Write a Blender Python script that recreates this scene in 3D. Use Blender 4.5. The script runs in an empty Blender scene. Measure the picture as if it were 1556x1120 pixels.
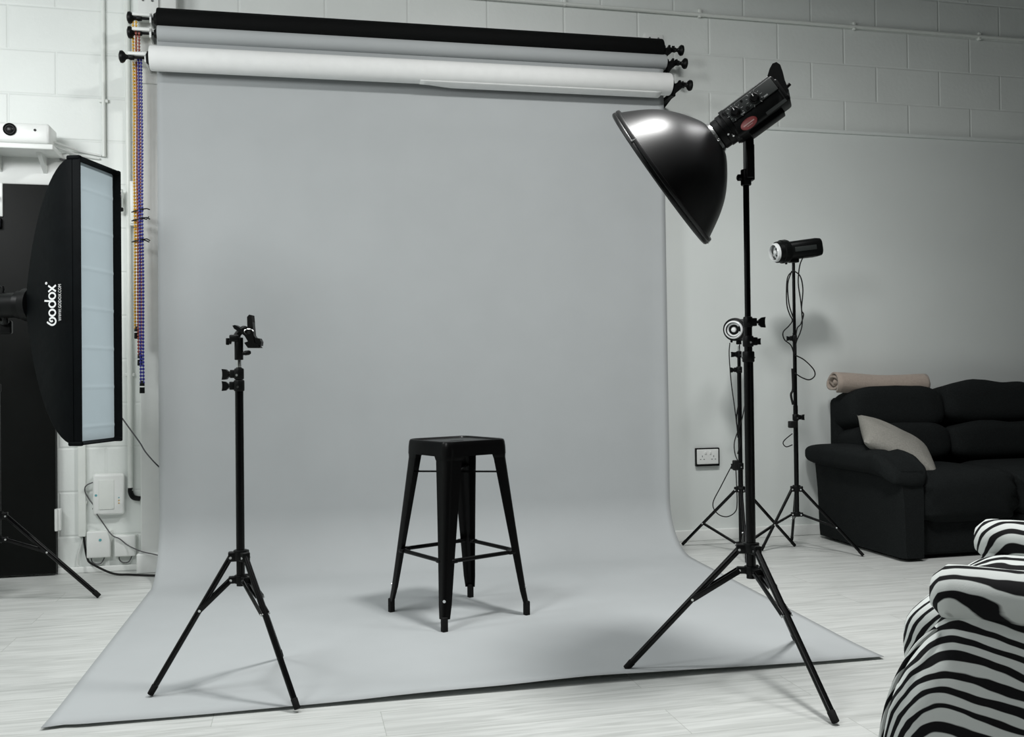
import bpy, bmesh, math, random
from mathutils import Vector as V, Matrix as M, noise
random.seed(7)
PI = math.pi
SC = bpy.context.scene
COL = SC.collection

# ------------------------------------------------------------------ camera model
FPX, YAW, ROLL, PITCH = 1416.03, .226, -.01093, .00961
CAM = V((.94272, -5.13887, .97137))
fw = V((math.sin(YAW), math.cos(YAW), 0)); rt = V((math.cos(YAW), -math.sin(YAW), 0)); up = V((0, 0, 1))
CF = fw*math.cos(PITCH) + up*math.sin(PITCH)
U0 = up*math.cos(PITCH) - fw*math.sin(PITCH)
CR = math.cos(ROLL)*rt + math.sin(ROLL)*U0
CU = math.cos(ROLL)*U0 - math.sin(ROLL)*rt
def ray(px, py): return CF + CR*((px-778)/FPX) - CU*((py-560)/FPX)
def aty(px, py, y): d = ray(px, py); return CAM + d*((y-CAM.y)/d.y)
def atz(px, py, z=0.): d = ray(px, py); return CAM + d*((z-CAM.z)/d.z)

# ------------------------------------------------------------------ materials
def mat(name, col, rough=.6, metal=0., var=.0, vscale=20., bump=0., bscale=60., spec=None, coat=0., stretch=None, sheen=0.):
    m = bpy.data.materials.new(name); m.use_nodes = True
    nt = m.node_tree; b = nt.nodes['Principled BSDF']
    b.inputs['Base Color'].default_value = (*col, 1)
    b.inputs['Roughness'].default_value = rough
    b.inputs['Metallic'].default_value = metal
    if spec is not None: b.inputs['Specular IOR Level'].default_value = spec
    if coat: b.inputs['Coat Weight'].default_value = coat
    if sheen: b.inputs['Sheen Weight'].default_value = sheen
    tc = nt.nodes.new('ShaderNodeTexCoord')
    vec = tc.outputs['Object']
    if stretch:
        mp = nt.nodes.new('ShaderNodeMapping'); mp.inputs['Scale'].default_value = stretch
        nt.links.new(vec, mp.inputs['Vector']); vec = mp.outputs['Vector']
    n = nt.nodes.new('ShaderNodeTexNoise'); n.inputs['Scale'].default_value = vscale; n.inputs['Detail'].default_value = 4
    nt.links.new(vec, n.inputs['Vector'])
    r = nt.nodes.new('ShaderNodeValToRGB')
    v = max(var, .02)
    r.color_ramp.elements[0].position = .3; r.color_ramp.elements[1].position = .7
    r.color_ramp.elements[0].color = (*[c*(1-v) for c in col], 1); r.color_ramp.elements[1].color = (*[min(1, c*(1+v)) for c in col], 1)
    nt.links.new(n.outputs['Fac'], r.inputs['Fac']); nt.links.new(r.outputs['Color'], b.inputs['Base Color'])
    if bump:
        n2 = nt.nodes.new('ShaderNodeTexNoise'); n2.inputs['Scale'].default_value = bscale; n2.inputs['Detail'].default_value = 3
        nt.links.new(vec, n2.inputs['Vector'])
        bp = nt.nodes.new('ShaderNodeBump'); bp.inputs['Strength'].default_value = bump; bp.inputs['Distance'].default_value = .01
        nt.links.new(n2.outputs['Fac'], bp.inputs['Height']); nt.links.new(bp.outputs['Normal'], b.inputs['Normal'])
    return m

def block_wall_mat():
    m = mat('painted_blockwork', (.79, .825, .80), .45, var=.03, vscale=3, spec=.4)
    nt = m.node_tree; b = nt.nodes['Principled BSDF']
    g = nt.nodes.new('ShaderNodeNewGeometry'); sp = nt.nodes.new('ShaderNodeSeparateXYZ'); cb = nt.nodes.new('ShaderNodeCombineXYZ')
    nt.links.new(g.outputs['Position'], sp.inputs[0])
    ax = nt.nodes.new('ShaderNodeMath'); ax.inputs[1].default_value = -3.579+.225+.45*20
    az = nt.nodes.new('ShaderNodeMath'); az.inputs[1].default_value = -2.886+.225*31
    nt.links.new(sp.outputs['X'], ax.inputs[0]); nt.links.new(sp.outputs['Z'], az.inputs[0])
    nt.links.new(ax.outputs[0], cb.inputs['X']); nt.links.new(az.outputs[0], cb.inputs['Y'])
    br = nt.nodes.new('ShaderNodeTexBrick')
    br.inputs['Scale'].default_value = 1; br.inputs['Mortar Size'].default_value = .009; br.inputs['Mortar Smooth'].default_value = .9
    br.inputs['Brick Width'].default_value = .45; br.inputs['Row Height'].default_value = .225
    nt.links.new(cb.outputs[0], br.inputs['Vector'])
    n = nt.nodes.new('ShaderNodeTexNoise'); n.inputs['Scale'].default_value = 45; n.inputs['Detail'].default_value = 5
    nt.links.new(g.outputs['Position'], n.inputs['Vector'])
    mx = nt.nodes.new('ShaderNodeMath'); mx.operation = 'MULTIPLY_ADD'; mx.inputs[1].default_value = -1.0
    n_s = nt.nodes.new('ShaderNodeMath'); n_s.operation = 'MULTIPLY'; n_s.inputs[1].default_value = .35
    nt.links.new(n.outputs['Fac'], n_s.inputs[0]); nt.links.new(br.outputs['Fac'], mx.inputs[0]); nt.links.new(n_s.outputs[0], mx.inputs[2])
    bp = nt.nodes.new('ShaderNodeBump'); bp.inputs['Strength'].default_value = .45; bp.inputs['Distance'].default_value = .006
    nt.links.new(mx.outputs[0], bp.inputs['Height']); nt.links.new(bp.outputs['Normal'], b.inputs['Normal'])
    return m

def floor_mat():
    m = bpy.data.materials.new('whitewashed_laminate'); m.use_nodes = True
    nt = m.node_tree; b = nt.nodes['Principled BSDF']; b.inputs['Roughness'].default_value = .42
    b.inputs['Specular IOR Level'].default_value = .35
    g = nt.nodes.new('ShaderNodeNewGeometry')
    br = nt.nodes.new('ShaderNodeTexBrick'); br.offset = .37; br.offset_frequency = 2
    br.inputs['Scale'].default_value = 1; br.inputs['Mortar Size'].default_value = .0012; br.inputs['Mortar Smooth'].default_value = .3
    br.inputs['Brick Width'].default_value = 1.28; br.inputs['Row Height'].default_value = .192
    br.inputs['Color1'].default_value = (.0, .0, .0, 1); br.inputs['Color2'].default_value = (1, 1, 1, 1); br.inputs['Mortar'].default_value = (.5, .5, .5, 1)
    mp0 = nt.nodes.new('ShaderNodeMapping'); mp0.inputs['Location'].default_value = (10.35, 10.07, 0)
    nt.links.new(g.outputs['Position'], mp0.inputs['Vector']); nt.links.new(mp0.outputs['Vector'], br.inputs['Vector'])
    # shift the grain from plank to plank
    sc = nt.nodes.new('ShaderNodeVectorMath'); sc.operation = 'SCALE'; sc.inputs['Scale'].default_value = 7.3
    nt.links.new(br.outputs['Color'], sc.inputs[0])
    ad = nt.nodes.new('ShaderNodeVectorMath'); nt.links.new(g.outputs['Position'], ad.inputs[0]); nt.links.new(sc.outputs[0], ad.inputs[1])
    mp = nt.nodes.new('ShaderNodeMapping'); mp.inputs['Scale'].default_value = (1.3, 16, 1)
    nt.links.new(ad.outputs[0], mp.inputs['Vector'])
    n = nt.nodes.new('ShaderNodeTexNoise'); n.inputs['Scale'].default_value = 2.2; n.inputs['Detail'].default_value = 6; n.inputs['Distortion'].default_value = 1.2
    nt.links.new(mp.outputs['Vector'], n.inputs['Vector'])
    r = nt.nodes.new('ShaderNodeValToRGB'); e = r.color_ramp.elements
    e[0].position = .30; e[0].color = (.455, .47, .452, 1); e[1].position = .62; e[1].color = (.615, .63, .612, 1)
    nt.links.new(n.outputs['Fac'], r.inputs['Fac'])
    mixc = nt.nodes.new('ShaderNodeMixRGB'); mixc.blend_type = 'MULTIPLY'; mixc.inputs['Color2'].default_value = (.70, .71, .69, 1)
    nt.links.new(br.outputs['Fac'], mixc.inputs['Fac']); nt.links.new(r.outputs['Color'], mixc.inputs['Color1'])
    nt.links.new(mixc.outputs['Color'], b.inputs['Base Color'])
    bp = nt.nodes.new('ShaderNodeBump'); bp.inputs['Strength'].default_value = .15; bp.inputs['Distance'].default_value = .003
    nt.links.new(n.outputs['Fac'], bp.inputs['Height']); nt.links.new(bp.outputs['Normal'], b.inputs['Normal'])
    return m

def zebra_mat():
    m = bpy.data.materials.new('zebra_print_fabric'); m.use_nodes = True
    nt = m.node_tree; b = nt.nodes['Principled BSDF']; b.inputs['Roughness'].default_value = .85
    b.inputs['Specular IOR Level'].default_value = .15
    def math_(op, a, c=None, d=None):
        x = nt.nodes.new('ShaderNodeMath'); x.operation = op
        for i, q in enumerate((a, c, d)):
            if q is None: continue
            if isinstance(q, (int, float)): x.inputs[i].default_value = q
            else: nt.links.new(q, x.inputs[i])
        return x.outputs[0]
    tc = nt.nodes.new('ShaderNodeTexCoord')
    sp = nt.nodes.new('ShaderNodeSeparateXYZ'); nt.links.new(tc.outputs['Object'], sp.inputs[0])
    mp = nt.nodes.new('ShaderNodeMapping'); mp.inputs['Scale'].default_value = (.75, .75, 1.25); nt.links.new(tc.outputs['Object'], mp.inputs['Vector'])
    def nz(scale, detail=1.):
        n = nt.nodes.new('ShaderNodeTexNoise'); n.inputs['Scale'].default_value = scale; n.inputs['Detail'].default_value = detail
        nt.links.new(mp.outputs['Vector'], n.inputs['Vector']); return n.outputs['Fac']
    front = math_('MAXIMUM', math_('ADD', sp.outputs['X'], .05), 0.)
    ph = math_('ADD', sp.outputs['Z'], math_('MULTIPLY', math_('MULTIPLY', front, front), 9.))
    ph = math_('ADD', ph, math_('MULTIPLY', sp.outputs['Y'], -.40))
    ph = math_('ADD', ph, math_('MULTIPLY', sp.outputs['X'], -.06))
    ph = math_('ADD', ph, math_('MULTIPLY', nz(3.6), .18))
    ph = math_('ADD', ph, math_('MULTIPLY', nz(11., 2.), .036))
    s = math_('SINE', math_('MULTIPLY', ph, 2*PI/.037))
    s = math_('ADD', s, math_('MULTIPLY', math_('SUBTRACT', nz(8.), .5), 3.2))
    r = nt.nodes.new('ShaderNodeValToRGB'); e = r.color_ramp.elements
    e[0].position = .44; e[0].color = (.007, .007, .008, 1); e[1].position = .52; e[1].color = (.62, .65, .635, 1)
    s = math_('MULTIPLY_ADD', s, .25, .5)
    nt.links.new(s, r.inputs['Fac']); nt.links.new(r.outputs['Color'], b.inputs['Base Color'])
    n2 = nt.nodes.new('ShaderNodeTexNoise'); n2.inputs['Scale'].default_value = 400; nt.links.new(tc.outputs['Object'], n2.inputs['Vector'])
    bp = nt.nodes.new('ShaderNodeBump'); bp.inputs['Strength'].default_value = .2; bp.inputs['Distance'].default_value = .002
    nt.links.new(n2.outputs['Fac'], bp.inputs['Height']); nt.links.new(bp.outputs['Normal'], b.inputs['Normal'])
    return m

MT = dict(
    wall=block_wall_mat(), floor=floor_mat(), zebra=zebra_mat(),
    plaster=mat('painted_lining', (.77, .81, .79), .5, var=.02, vscale=2, bump=.05, bscale=25),
    ceiling=mat('ceiling_paint', (.30, .31, .31), .8, bump=.05),
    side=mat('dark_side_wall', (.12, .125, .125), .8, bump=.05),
    white=mat('white_gloss_paint', (.80, .82, .80), .35, bump=.02, bscale=40),
    pwhite=mat('white_plastic', (.80, .82, .80), .3),
    pvc=mat('white_conduit', (.77, .80, .765), .4),
    paper=mat('grey_seamless_paper', (.430, .452, .458), .85, var=.012, vscale=4, bump=.03, bscale=8, spec=.25),
    wpaper=mat('white_seamless_paper', (.82, .83, .82), .8, bump=.02, bscale=20, spec=.25),
    bpaper=mat('black_seamless_paper', (.0028, .0032, .0032), .75, var=.1, bump=.02, spec=.12),
    black=mat('black_satin_metal', (.0025, .0026, .0028), .32, var=.1, spec=.22),
    stand=mat('black_anodised_tube', (.0018, .0018, .0020), .25, var=.08, spec=.25),
    stool=mat('black_painted_steel', (.0018, .0018, .0019), .30, var=.12, vscale=9, bump=.02, bscale=30, spec=.16),
    bplastic=mat('black_plastic', (.0028, .0032, .0033), .42, var=.1, spec=.20),
    panel=mat('dark_grey_panel', (.022, .026, .025), .5, var=.08),
    dish=mat('dish_black_coat', (.003, .003, .0035), .37, bump=.01, bscale=200, spec=.45),
    dishin=mat('dish_white_inside', (.75, .75, .75), .5),
    rubber=mat('black_rubber', (.006, .006, .006), .8, bump=.1, spec=.2),
    chrome=mat('bright_steel', (.75, .76, .76), .22, 1.),
    glass=mat('frosted_bulb_glass', (.80, .82, .82), .25, coat=.5),
    nylon=mat('black_nylon', (.0018, .0027, .0033), .6, var=.2, vscale=12, bump=.5, bscale=9, spec=.07),
    diffuser=mat('white_diffusion_cloth', (.60, .71, .76), .7, var=.02, vscale=6, bump=.08, bscale=14),
    print=mat('white_print', (.85, .86, .86), .6),
    red=mat('red_sticker', (.30, .055, .055), .45, var=.08),
    pink=mat('pale_print', (.62, .42, .40), .5),
    door=mat('black_door_paint', (.0038, .0044, .0040), .45, var=.1, spec=.12),
    sofa=mat('charcoal_fabric', (.0130, .0148, .0150), .95, var=.22, vscale=180, bump=.25, bscale=220, spec=.05),
    beige=mat('beige_linen', (.275, .268, .242), .95, var=.12, vscale=120, bump=.2, bscale=160, spec=.1),
    blanket=mat('blush_fleece', (.37, .31, .265), .95, var=.06, vscale=80, bump=.25, bscale=200, spec=.1, sheen=.2),
    cable=mat('black_cable', (.004, .004, .004), .5, spec=.3),
    gcable=mat('grey_cable', (.09, .09, .095), .5),
    wcable=mat('white_cable', (.70, .72, .70), .5),
    yellow=mat('yellow_chain', (.70, .40, .035), .35, var=.1),
    brown=mat('red_chain', (.24, .045, .025), .35, var=.1),
    blue=mat('blue_chain', (.022, .024, .22), .35, var=.1),
    dialprint=mat('grey_dial_print', (.30, .31, .31), .6),
    mark=mat('grey_mark', (.12, .13, .13), .5),
    teal=mat('teal_print', (.12, .38, .42), .5),
)

# ------------------------------------------------------------------ mesh builder
class MB:
    def __init__(s): s.bm = bmesh.new()
    def _faces(s, rings, close=True, cap0=True, cap1=True):
        vs = [[s.bm.verts.new(p) for p in r] for r in rings]
        n = len(vs[0])
        for a, b in zip(vs, vs[1:]):
            for i in range(n if close else n-1):
                j = (i+1) % n
                try: s.bm.faces.new((a[i], a[j], b[j], b[i]))
                except ValueError: pass
        if close:
            if cap0: s.bm.faces.new(list(reversed(vs[0])))
            if cap1: s.bm.faces.new(vs[-1])
        return s
    def loft(s, rings, **k): return s._faces([[V(p) for p in r] for r in rings], **k)
    def box(s, c, size, rot=None, bev=0.):
        c = V(c); hx, hy, hz = [q/2 for q in size]
        R = rot or M.Identity(3)
        b = min(bev, hx*.99, hy*.99, hz*.99)
        if b <= 0:
            r = [[c + R@V((sx*hx, sy*hy, z)) for sx, sy in ((-1,-1),(1,-1),(1,1),(-1,1))] for z in (-hz, hz)]
            return s._faces(r)
        def ring(x, y, z, rr):
            o = []
            for cx, cy, a0 in ((1,1,0),(-1,1,90),(-1,-1,180),(1,-1,270)):
                for k in range(4):
                    a = math.radians(a0+30*k); o.append(c + R@V((cx*(x-rr)+rr*math.cos(a), cy*(y-rr)+rr*math.sin(a), z)))
            return o
        rs = []
        for k in range(4):
            a = math.radians(-90+30*k); d = b*(1-math.cos(a)); rs.append(ring(hx-d, hy-d, -hz+b+b*math.sin(a), max(b-d, 1e-5)))
        for k in range(4):
            a = math.radians(30*k); d = b*(1-math.cos(a)); rs.append(ring(hx-d, hy-d, hz-b+b*math.sin(a), max(b-d, 1e-5)))
        return s._faces(rs)
    def cyl(s, p0, p1, r0, r1=None, n=20, bev=0.):
        p0, p1 = V(p0), V(p1); r1 = r0 if r1 is None else r1
        d = (p1-p0); L = d.length; d.normalize()
        if bev: prof = [(0, r0-bev), (bev*.3, r0-bev*.3), (bev, r0), (L-bev, r1), (L-bev*.3, r1-bev*.3), (L, r1-bev)]
        else: prof = [(0, r0), (L, r1)]
        return s.lathe(prof, p0, d, n)
    def lathe(s, prof, o, axis, n=32, cap0=True, cap1=True, sx=1., sy=1., xdir=None):
        o = V(o); a = V(axis).normalized()
        x = V(xdir) if xdir is not None else (V((0,0,1)) if abs(a.z) < .9 else V((1,0,0)))
        x = (x - a*x.dot(a)).normalized(); y = a.cross(x)
        rings = [[o + a*h + x*(r*sx*math.cos(2*PI*i/n)) + y*(r*sy*math.sin(2*PI*i/n)) for i in range(n)] for h, r in prof]
        return s._faces(rings, cap0=cap0, cap1=cap1)
    def tube(s, pts, r, n=10, smooth=0, flat=1.):
        pts = [V(p) for p in pts]
        if smooth:
            q = []
            P = [pts[0]*2-pts[1]] + pts + [pts[-1]*2-pts[-2]]
            for i in range(1, len(P)-2):
                for k in range(smooth):
                    t = k/smooth; a, b, c, d = P[i-1], P[i], P[i+1], P[i+2]
                    q.append(.5*((2*b)+(c-a)*t+(2*a-5*b+4*c-d)*t*t+(3*b-a-3*c+d)*t**3))
            q.append(pts[-1]); pts = q
        rings = []; px = None
        for i, p in enumerate(pts):
            d = (pts[min(i+1, len(pts)-1)] - pts[max(i-1, 0)]).normalized()
            if px is None: px = V((0,0,1)) if abs(d.z) < .8 else V((0,1,0))
            x = (px - d*px.dot(d)).normalized(); px = x; y = d.cross(x)
            rr = r(i/(len(pts)-1)) if callable(r) else r
            rings.append([p + x*rr*math.cos(2*PI*k/n) + y*rr*flat*math.sin(2*PI*k/n) for k in range(n)])
        return s._faces(rings)
    def puff(s, c, size, e1=.5, e2=.5, rot=None, nu=40, nv=22, fn=None):
        # rounded cushion: superellipsoid
        c = V(c); R = rot or M.Identity(3)
        pw = lambda v, e: math.copysign(abs(v)**e, v)
        rings = []
        for j in range(1, nv):
            la = -PI/2 + PI*j/nv
            ring = []
            for i in range(nu):
                lo = 2*PI*i/nu
                p = V((pw(math.cos(la), e1)*pw(math.cos(lo), e2)*size[0]/2, pw(math.cos(la), e1)*pw(math.sin(lo), e2)*size[1]/2, pw(math.sin(la), e1)*size[2]/2))
                if fn: p = fn(p)
                ring.append(c + R@p)
            rings.append(ring)
        return s._faces(rings)
    def prism(s, poly, o, x, y, t):
        # polygon in the (x, y) plane at o, thickness t along x cross y
        o, x, y = V(o), V(x).normalized(), V(y).normalized(); z = x.cross(y)
        r = [[o + x*a + y*b + z*(k*t) for a, b in poly] for k in (-.5, .5)]
        return s._faces(r)
    def grid(s, f, nu, nv):
        return s._faces([[V(f(u/nu, v/nv)) for u in range(nu+1)] for v in range(nv+1)], close=False)

def wloc(p):
    return p.matrix_basis.translation.copy() if p else V((0, 0, 0))
def rootof(o):
    while o.parent: o = o.parent
    return o
def obj(name, mb, m, parent=None, smooth=35., local=False, label=None, mods=None):
    bm = mb.bm if isinstance(mb, MB) else mb
    bmesh.ops.remove_doubles(bm, verts=bm.verts, dist=1e-6)
    bmesh.ops.recalc_face_normals(bm, faces=bm.faces)
    me = bpy.data.meshes.new(name)
    if parent and not local:
        bm.transform(M.Translation(-wloc(rootof(parent))))
    bm.to_mesh(me); bm.free()
    me.materials.append(MT[m] if isinstance(m, str) else m)
    if smooth:
        me.polygons.foreach_set('use_smooth', [True]*len(me.polygons))
        me.set_sharp_from_angle(angle=math.radians(smooth))
    o = bpy.data.objects.new(name, me); COL.objects.link(o)
    if parent: o.parent = parent
    if label: o['label'] = label
    return o
def tag(o, label=None, cat=None, group=None, kind=None):
    if label: o['label'] = label
    if cat: o['category'] = cat
    if group: o['group'] = group
    if kind: o['kind'] = kind
    return o
def thing(name, loc, label, cat, group=None, rz=0.):
    o = bpy.data.objects.new(name, None); COL.objects.link(o); o.empty_display_size = .05
    o.location = loc; o.rotation_euler = (0, 0, rz)
    return tag(o, label, cat, group)
def struct(name, mb, m, parent=None, label=None, **k):
    o = obj(name, mb, m, parent, **k)
    if not parent: tag(o, label, None, None, 'structure')
    return o
def solo(name, mb, m, label, cat, group=None, loc=None, **k):
    # a thing that is one mesh, its origin at loc
    bm = mb.bm
    c = V(loc) if loc is not None else V((0, 0, 0))
    bm.transform(M.Translation(-c))
    o = obj(name, mb, m, **k); o.location = c
    return tag(o, label, cat, group)
def rotm(x, y=None, z=None):
    # 3x3 with the given columns
    return M((x, y, z)).transposed()

# ------------------------------------------------------------------ the room
XL, XR, YB, H = -2.4, 6.4, -7.5, 3.75
struct('floor', MB().box(((XL+XR)/2, YB/2+.1, -.05), (XR-XL+.4, -YB+.6, .1)), 'floor', label='pale whitewashed laminate floor with planks running along the back wall')
struct('wall_back', MB().box(((XL+XR)/2, .1, H/2), (XR-XL+.4, .2, H)), 'wall', label='white painted blockwork wall behind the paper backdrop')
struct('wall_left', MB().box((XL-.1, YB/2, H/2), (.2, -YB, H)), 'wall', label='white side wall left of the view')
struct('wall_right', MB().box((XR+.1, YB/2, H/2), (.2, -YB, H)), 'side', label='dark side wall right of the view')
struct('ceiling', MB().box(((XL+XR)/2, YB/2, H+.05), (XR-XL+.4, -YB+.4, .1)), 'ceiling', label='plain ceiling above the studio')
# smooth lining on the lower right of the back wall, with a ledge on its top edge
LT = 2.462
li = MB().box(((2.62+XR)/2, -.012, LT/2), (XR-2.62, .024, LT), bev=.004)
li.box(((2.62+XR)/2, -.018, LT-.004), (XR-2.62, .036, .022), bev=.006)
struct('trim_2', li, 'plaster', label='smooth painted lining on the lower back wall, right of the backdrop')
bb = MB().box(((2.6+XR)/2, -.034, .032), (XR-2.6, .02, .064), bev=.004)
struct('baseboard_right', bb, 'white', label='low white baseboard right of the backdrop')
bb = MB().box((-.05, -.009, .015), (.40, .018, .030), bev=.004)
struct('baseboard_left', bb, 'white', label='thin white baseboard left of the backdrop')
# boxed white post just behind the left edge of the paper
po = MB().box((.255, -.05, 1.55), (.19, .10, 3.10), bev=.006)
po.box((.255, -.06, .05), (.23, .12, .10), bev=.008)
struct('trim_1', po, 'white', label='white boxed post behind the left edge of the backdrop')

# door, black, hinged on its right
DR, DT = -.250, 1.968
dx0 = DR-.86
fr = MB()
fr.box(((dx0+DR)/2, -.012, DT+.085), (DR-dx0+.14, .05, .17), bev=.006)
fr.box((dx0-.04, -.012, DT/2), (.07, .05, DT), bev=.006)
door = struct('door_1', MB().box(((dx0+DR)/2, -.026, DT/2+.005), (DR-dx0, .046, DT-.012), bev=.004), 'door', label='plain black door at the left edge of the back wall')
struct('door_frame', fr, 'white', door)
for z in (.28, 1.70):
    h = MB().box((DR+.008, -.035, z), (.030, .03, .11), bev=.004); h.cyl((DR+.004, -.055, z-.055), (DR+.004, -.055, z+.055), .007)
    obj('hinge', h, 'pwhite', door)
hp = MB().box((DR-.252, -.053, 1.885), (.038, .012, .17), bev=.004)
pl = obj('handle_plate', hp, 'pwhite', door)
obj('handle', MB().cyl((DR-.258, -.055, 1.90), (DR-.258, -.10, 1.90), .011).box((DR-.30, -.095, 1.90), (.10, .014, .02), bev=.005), 'bplastic', pl)
obj('lock_case', MB().box((DR-.262, -.060, 1.768), (.05, .03, .05), bev=.006), 'bplastic', door)

# ------------------------------------------------------------------ wall services
def wall_tube(pts, r, y): return MB().tube([(p[0], y, p[1]) for p in pts], r, smooth=6)
# long conduit sloping across the top of the wall
zc0, zc1 = aty(1020, 11, -.02), aty(1490, 59, -.02)
zz = (zc0.z+zc1.z)/2
cd = MB().cyl((1.35, -.014, zz-.018), (XR, -.014, zz+.004), .011)
c_ = thing('conduit_pipe', (3.8, -.014, zz), 'long white conduit running level along the top of the back wall', 'pipe', 'white conduits on the wall')
obj('pipe', cd, 'pvc', c_)
for x in (aty(857, 3, 0).x, aty(1062, 14, 0).x, aty(1296, 38, 0).x, aty(1486, 57, 0).x):
    obj('saddle_clip', MB().box((x, -.010, zz), (.022, .022, .05), bev=.006).cyl((x, -.02, zz-.02), (x, -.026, zz-.02), .005), 'pvc', c_)
def vcond(x, z0, z1, label, r=.010, w=None):
    c = thing('conduit_pipe', (x, -.012, z0), label, 'pipe', 'white conduits on the wall')
    b = MB()
    if w: b.box((x, -.012, (z0+z1)/2), (w, .024, z1-z0), bev=.003)
    else: b.cyl((x, -r, z0), (x, -r, z1), r)
    obj('pipe', b, 'pvc', c)
    for z in (z0+.18*(z1-z0), z0+.8*(z1-z0)):
        obj('saddle_clip', MB().box((x, -.008, z), (.045, .014, .018), bev=.004), 'pvc', c)
    return c
vcond(-.019, 2.13, H-.02, 'thin white conduit dropping from the ceiling above the softbox')
vcond(-.133, .185, 1.15, 'white cable trunking rising beside the black door behind the softbox', w=.036)
c = vcond(.098, .41, H-.02, 'white conduit beside the coloured chains ending in a black elbow', r=.013)
obj('elbow', wall_tube([(.098, .425), (.099, .40), (.112, .375), (.145, .366)], .013, -.014), 'bplastic', c)
b = thing('junction_box', (.117, -.02, 1.77), 'narrow upright grey-white box on the conduit beside the coloured chains', 'junction box')
obj('box', MB().box((.128, -.030, 1.888), (.038, .034, .23), bev=.004), 'pvc', b)
obj('cover_plate', MB().box((.128, -.049, 1.888), (.030, .006, .21), bev=.002), 'pvc', b)
b = thing('wall_spotlight', (.062, -.03, 1.90), 'small silver cylinder on the wall just right of the softbox top', 'wall light')
obj('body', MB().cyl((.062, -.045, 1.862), (.062, -.045, 1.958), .016, bev=.003), 'chrome', b)
obj('end_cap', MB().cyl((.062, -.045, 1.845), (.062, -.045, 1.862), .0165, bev=.002), 'bplastic', b)
obj('mount', MB().box((.062, -.018, 1.905), (.012, .036, .03)), 'chrome', b)

# shelf with the white projector
s = thing('wall_shelf', (-.42, 0, 2.10), 'small white shelf above the black door holding a white device', 'shelf')
obj('board', MB().box((-.395, -.12, 2.118), (.37, .22, .026), bev=.004), 'white', s)
for x in (-.50, -.29): obj('bracket', MB().prism([(0, 0), (-.17, 0), (0, -.10)], (x, 0, 2.105), (0, 1, 0), (0, 0, 1), .02), 'white', s)
p = thing('projector', (-.36, -.14, 2.131), 'white compact projector with a black lens on the small wall shelf', 'projector')
obj('body', MB().box((-.355, -.14, 2.185), (.255, .15, .10), bev=.016), 'pwhite', p)
lc = V((-.405, -.215, 2.198))
rg = obj('lens_ring', MB().lathe([(0, .030), (.006, .030), (.008, .026), (.004, .022)], lc, (0, -1, 0), 28), 'bplastic', p)
obj('lens', MB().lathe([(0, .022), (.006, .018), (.010, .009), (.011, .001)], lc, (0, -1, 0), 24), 'dish', rg)
obj('sensor', MB().cyl((-.293, -.214, 2.20), (-.293, -.2175, 2.20), .006), 'bplastic', p)
obj('foot', MB().cyl((-.45, -.17, 2.131), (-.45, -.17, 2.140), .01), 'bplastic', p); obj('foot', MB().cyl((-.26, -.17, 2.131), (-.26, -.17, 2.140), .01), 'bplastic', p)
solo('cable', wall_tube([(-.47, 2.142), (-.51, 2.15), (-.515, 2.135), (-.515, 2.09)], .004, -.226), 'gcable', 'short grey cable hanging over the left end of the wall shelf', 'cable', loc=(-.5, -.226, 2.13))
solo('cable', MB().tube([(-.24, -.15, 2.165), (-.18, -.06, 2.16), (-.12, -.01, 2.150), (-.03, -.008, 2.135)], .006, smooth=6).tube([(-.24, -.13, 2.150), (-.18, -.05, 2.14), (-.12, -.01, 2.128), (-.04, -.008, 2.118)], .005, smooth=6), 'wcable', 'white cables from the projector running to the conduit', 'cable', loc=(-.13, -.01, 2.14))
solo('cable', MB().tube([(-.22, -.05, 2.098), (-.17, -.02, 2.10), (-.12, -.012, 2.09), (-.08, -.010, 2.04)], .005, smooth=6), 'gcable', 'grey cable from under the wall shelf dropping behind the softbox', 'cable', loc=(-.15, -.012, 2.09))

# router and phone sockets
r = thing('router', (-.005, 0, .29), 'white wifi router on the wall left of the backdrop', 'router')
obj('case', MB().box((-.005, -.022, .397), (.150, .042, .212), bev=.014), 'pwhite', r)
obj('front_panel', MB().box((-.012, -.044, .397), (.072, .006, .150), bev=.002), 'pvc', r)
for i, z in enumerate((.352, .366, .38)): obj('indicator', MB().box((.047, -.0435, z), (.006, .003, .005)), 'yellow' if i < 2 else 'teal', r)
obj('logo', MB().cyl((-.062, -.043, .395), (-.062, -.0445, .395), .006, n=16), 'teal', r)
for x0, x1, z0, z1, lab, tl in ((-.110, .003, .076, .212, 'white junction box with a small teal mark below the router', True), (.022, .124, .076, .186, 'plain white junction box below the router, beside the backdrop', False)):
    j = thing('junction_box', ((x0+x1)/2, 0, z0), lab, 'junction box', 'white boxes low on the wall')
    obj('case', MB().box(((x0+x1)/2, -.020, (z0+z1)/2), (x1-x0, .038, z1-z0), bev=.007), 'pwhite', j)
    obj('backplate', MB().box(((x0+x1)/2+.003, -.003, (z0+z1)/2-.004), (x1-x0+.006, .006, z1-z0+.006)), 'pvc', j)
    if tl: obj('logo', MB().cyl((-.044, -.038, z1-.045), (-.044, -.0405, z1-.045), .007, n=16), 'teal', j)
    xa = x0+.018
    obj('lead', wall_tube([(xa, z0+.01), (xa+.004, z0-.02), (xa+.025, z0-.034), (xa+.05, z0-.028), (xa+.068, z0+.01)], .003, -.016), 'gcable', j)
P = lambda px, py, y: aty(px, py, y)
solo('cable', MB().tube([P(141, 733, -.04), P(131, 738, -.05), P(129, 746, -.03), P(135, 758, -.02), P(142, 768, -.03), P(141, 774, -.03)], .003, smooth=8), 'gcable', 'short grey lead looping from the left side of the router', 'cable', loc=P(131, 746, -.03))
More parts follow.
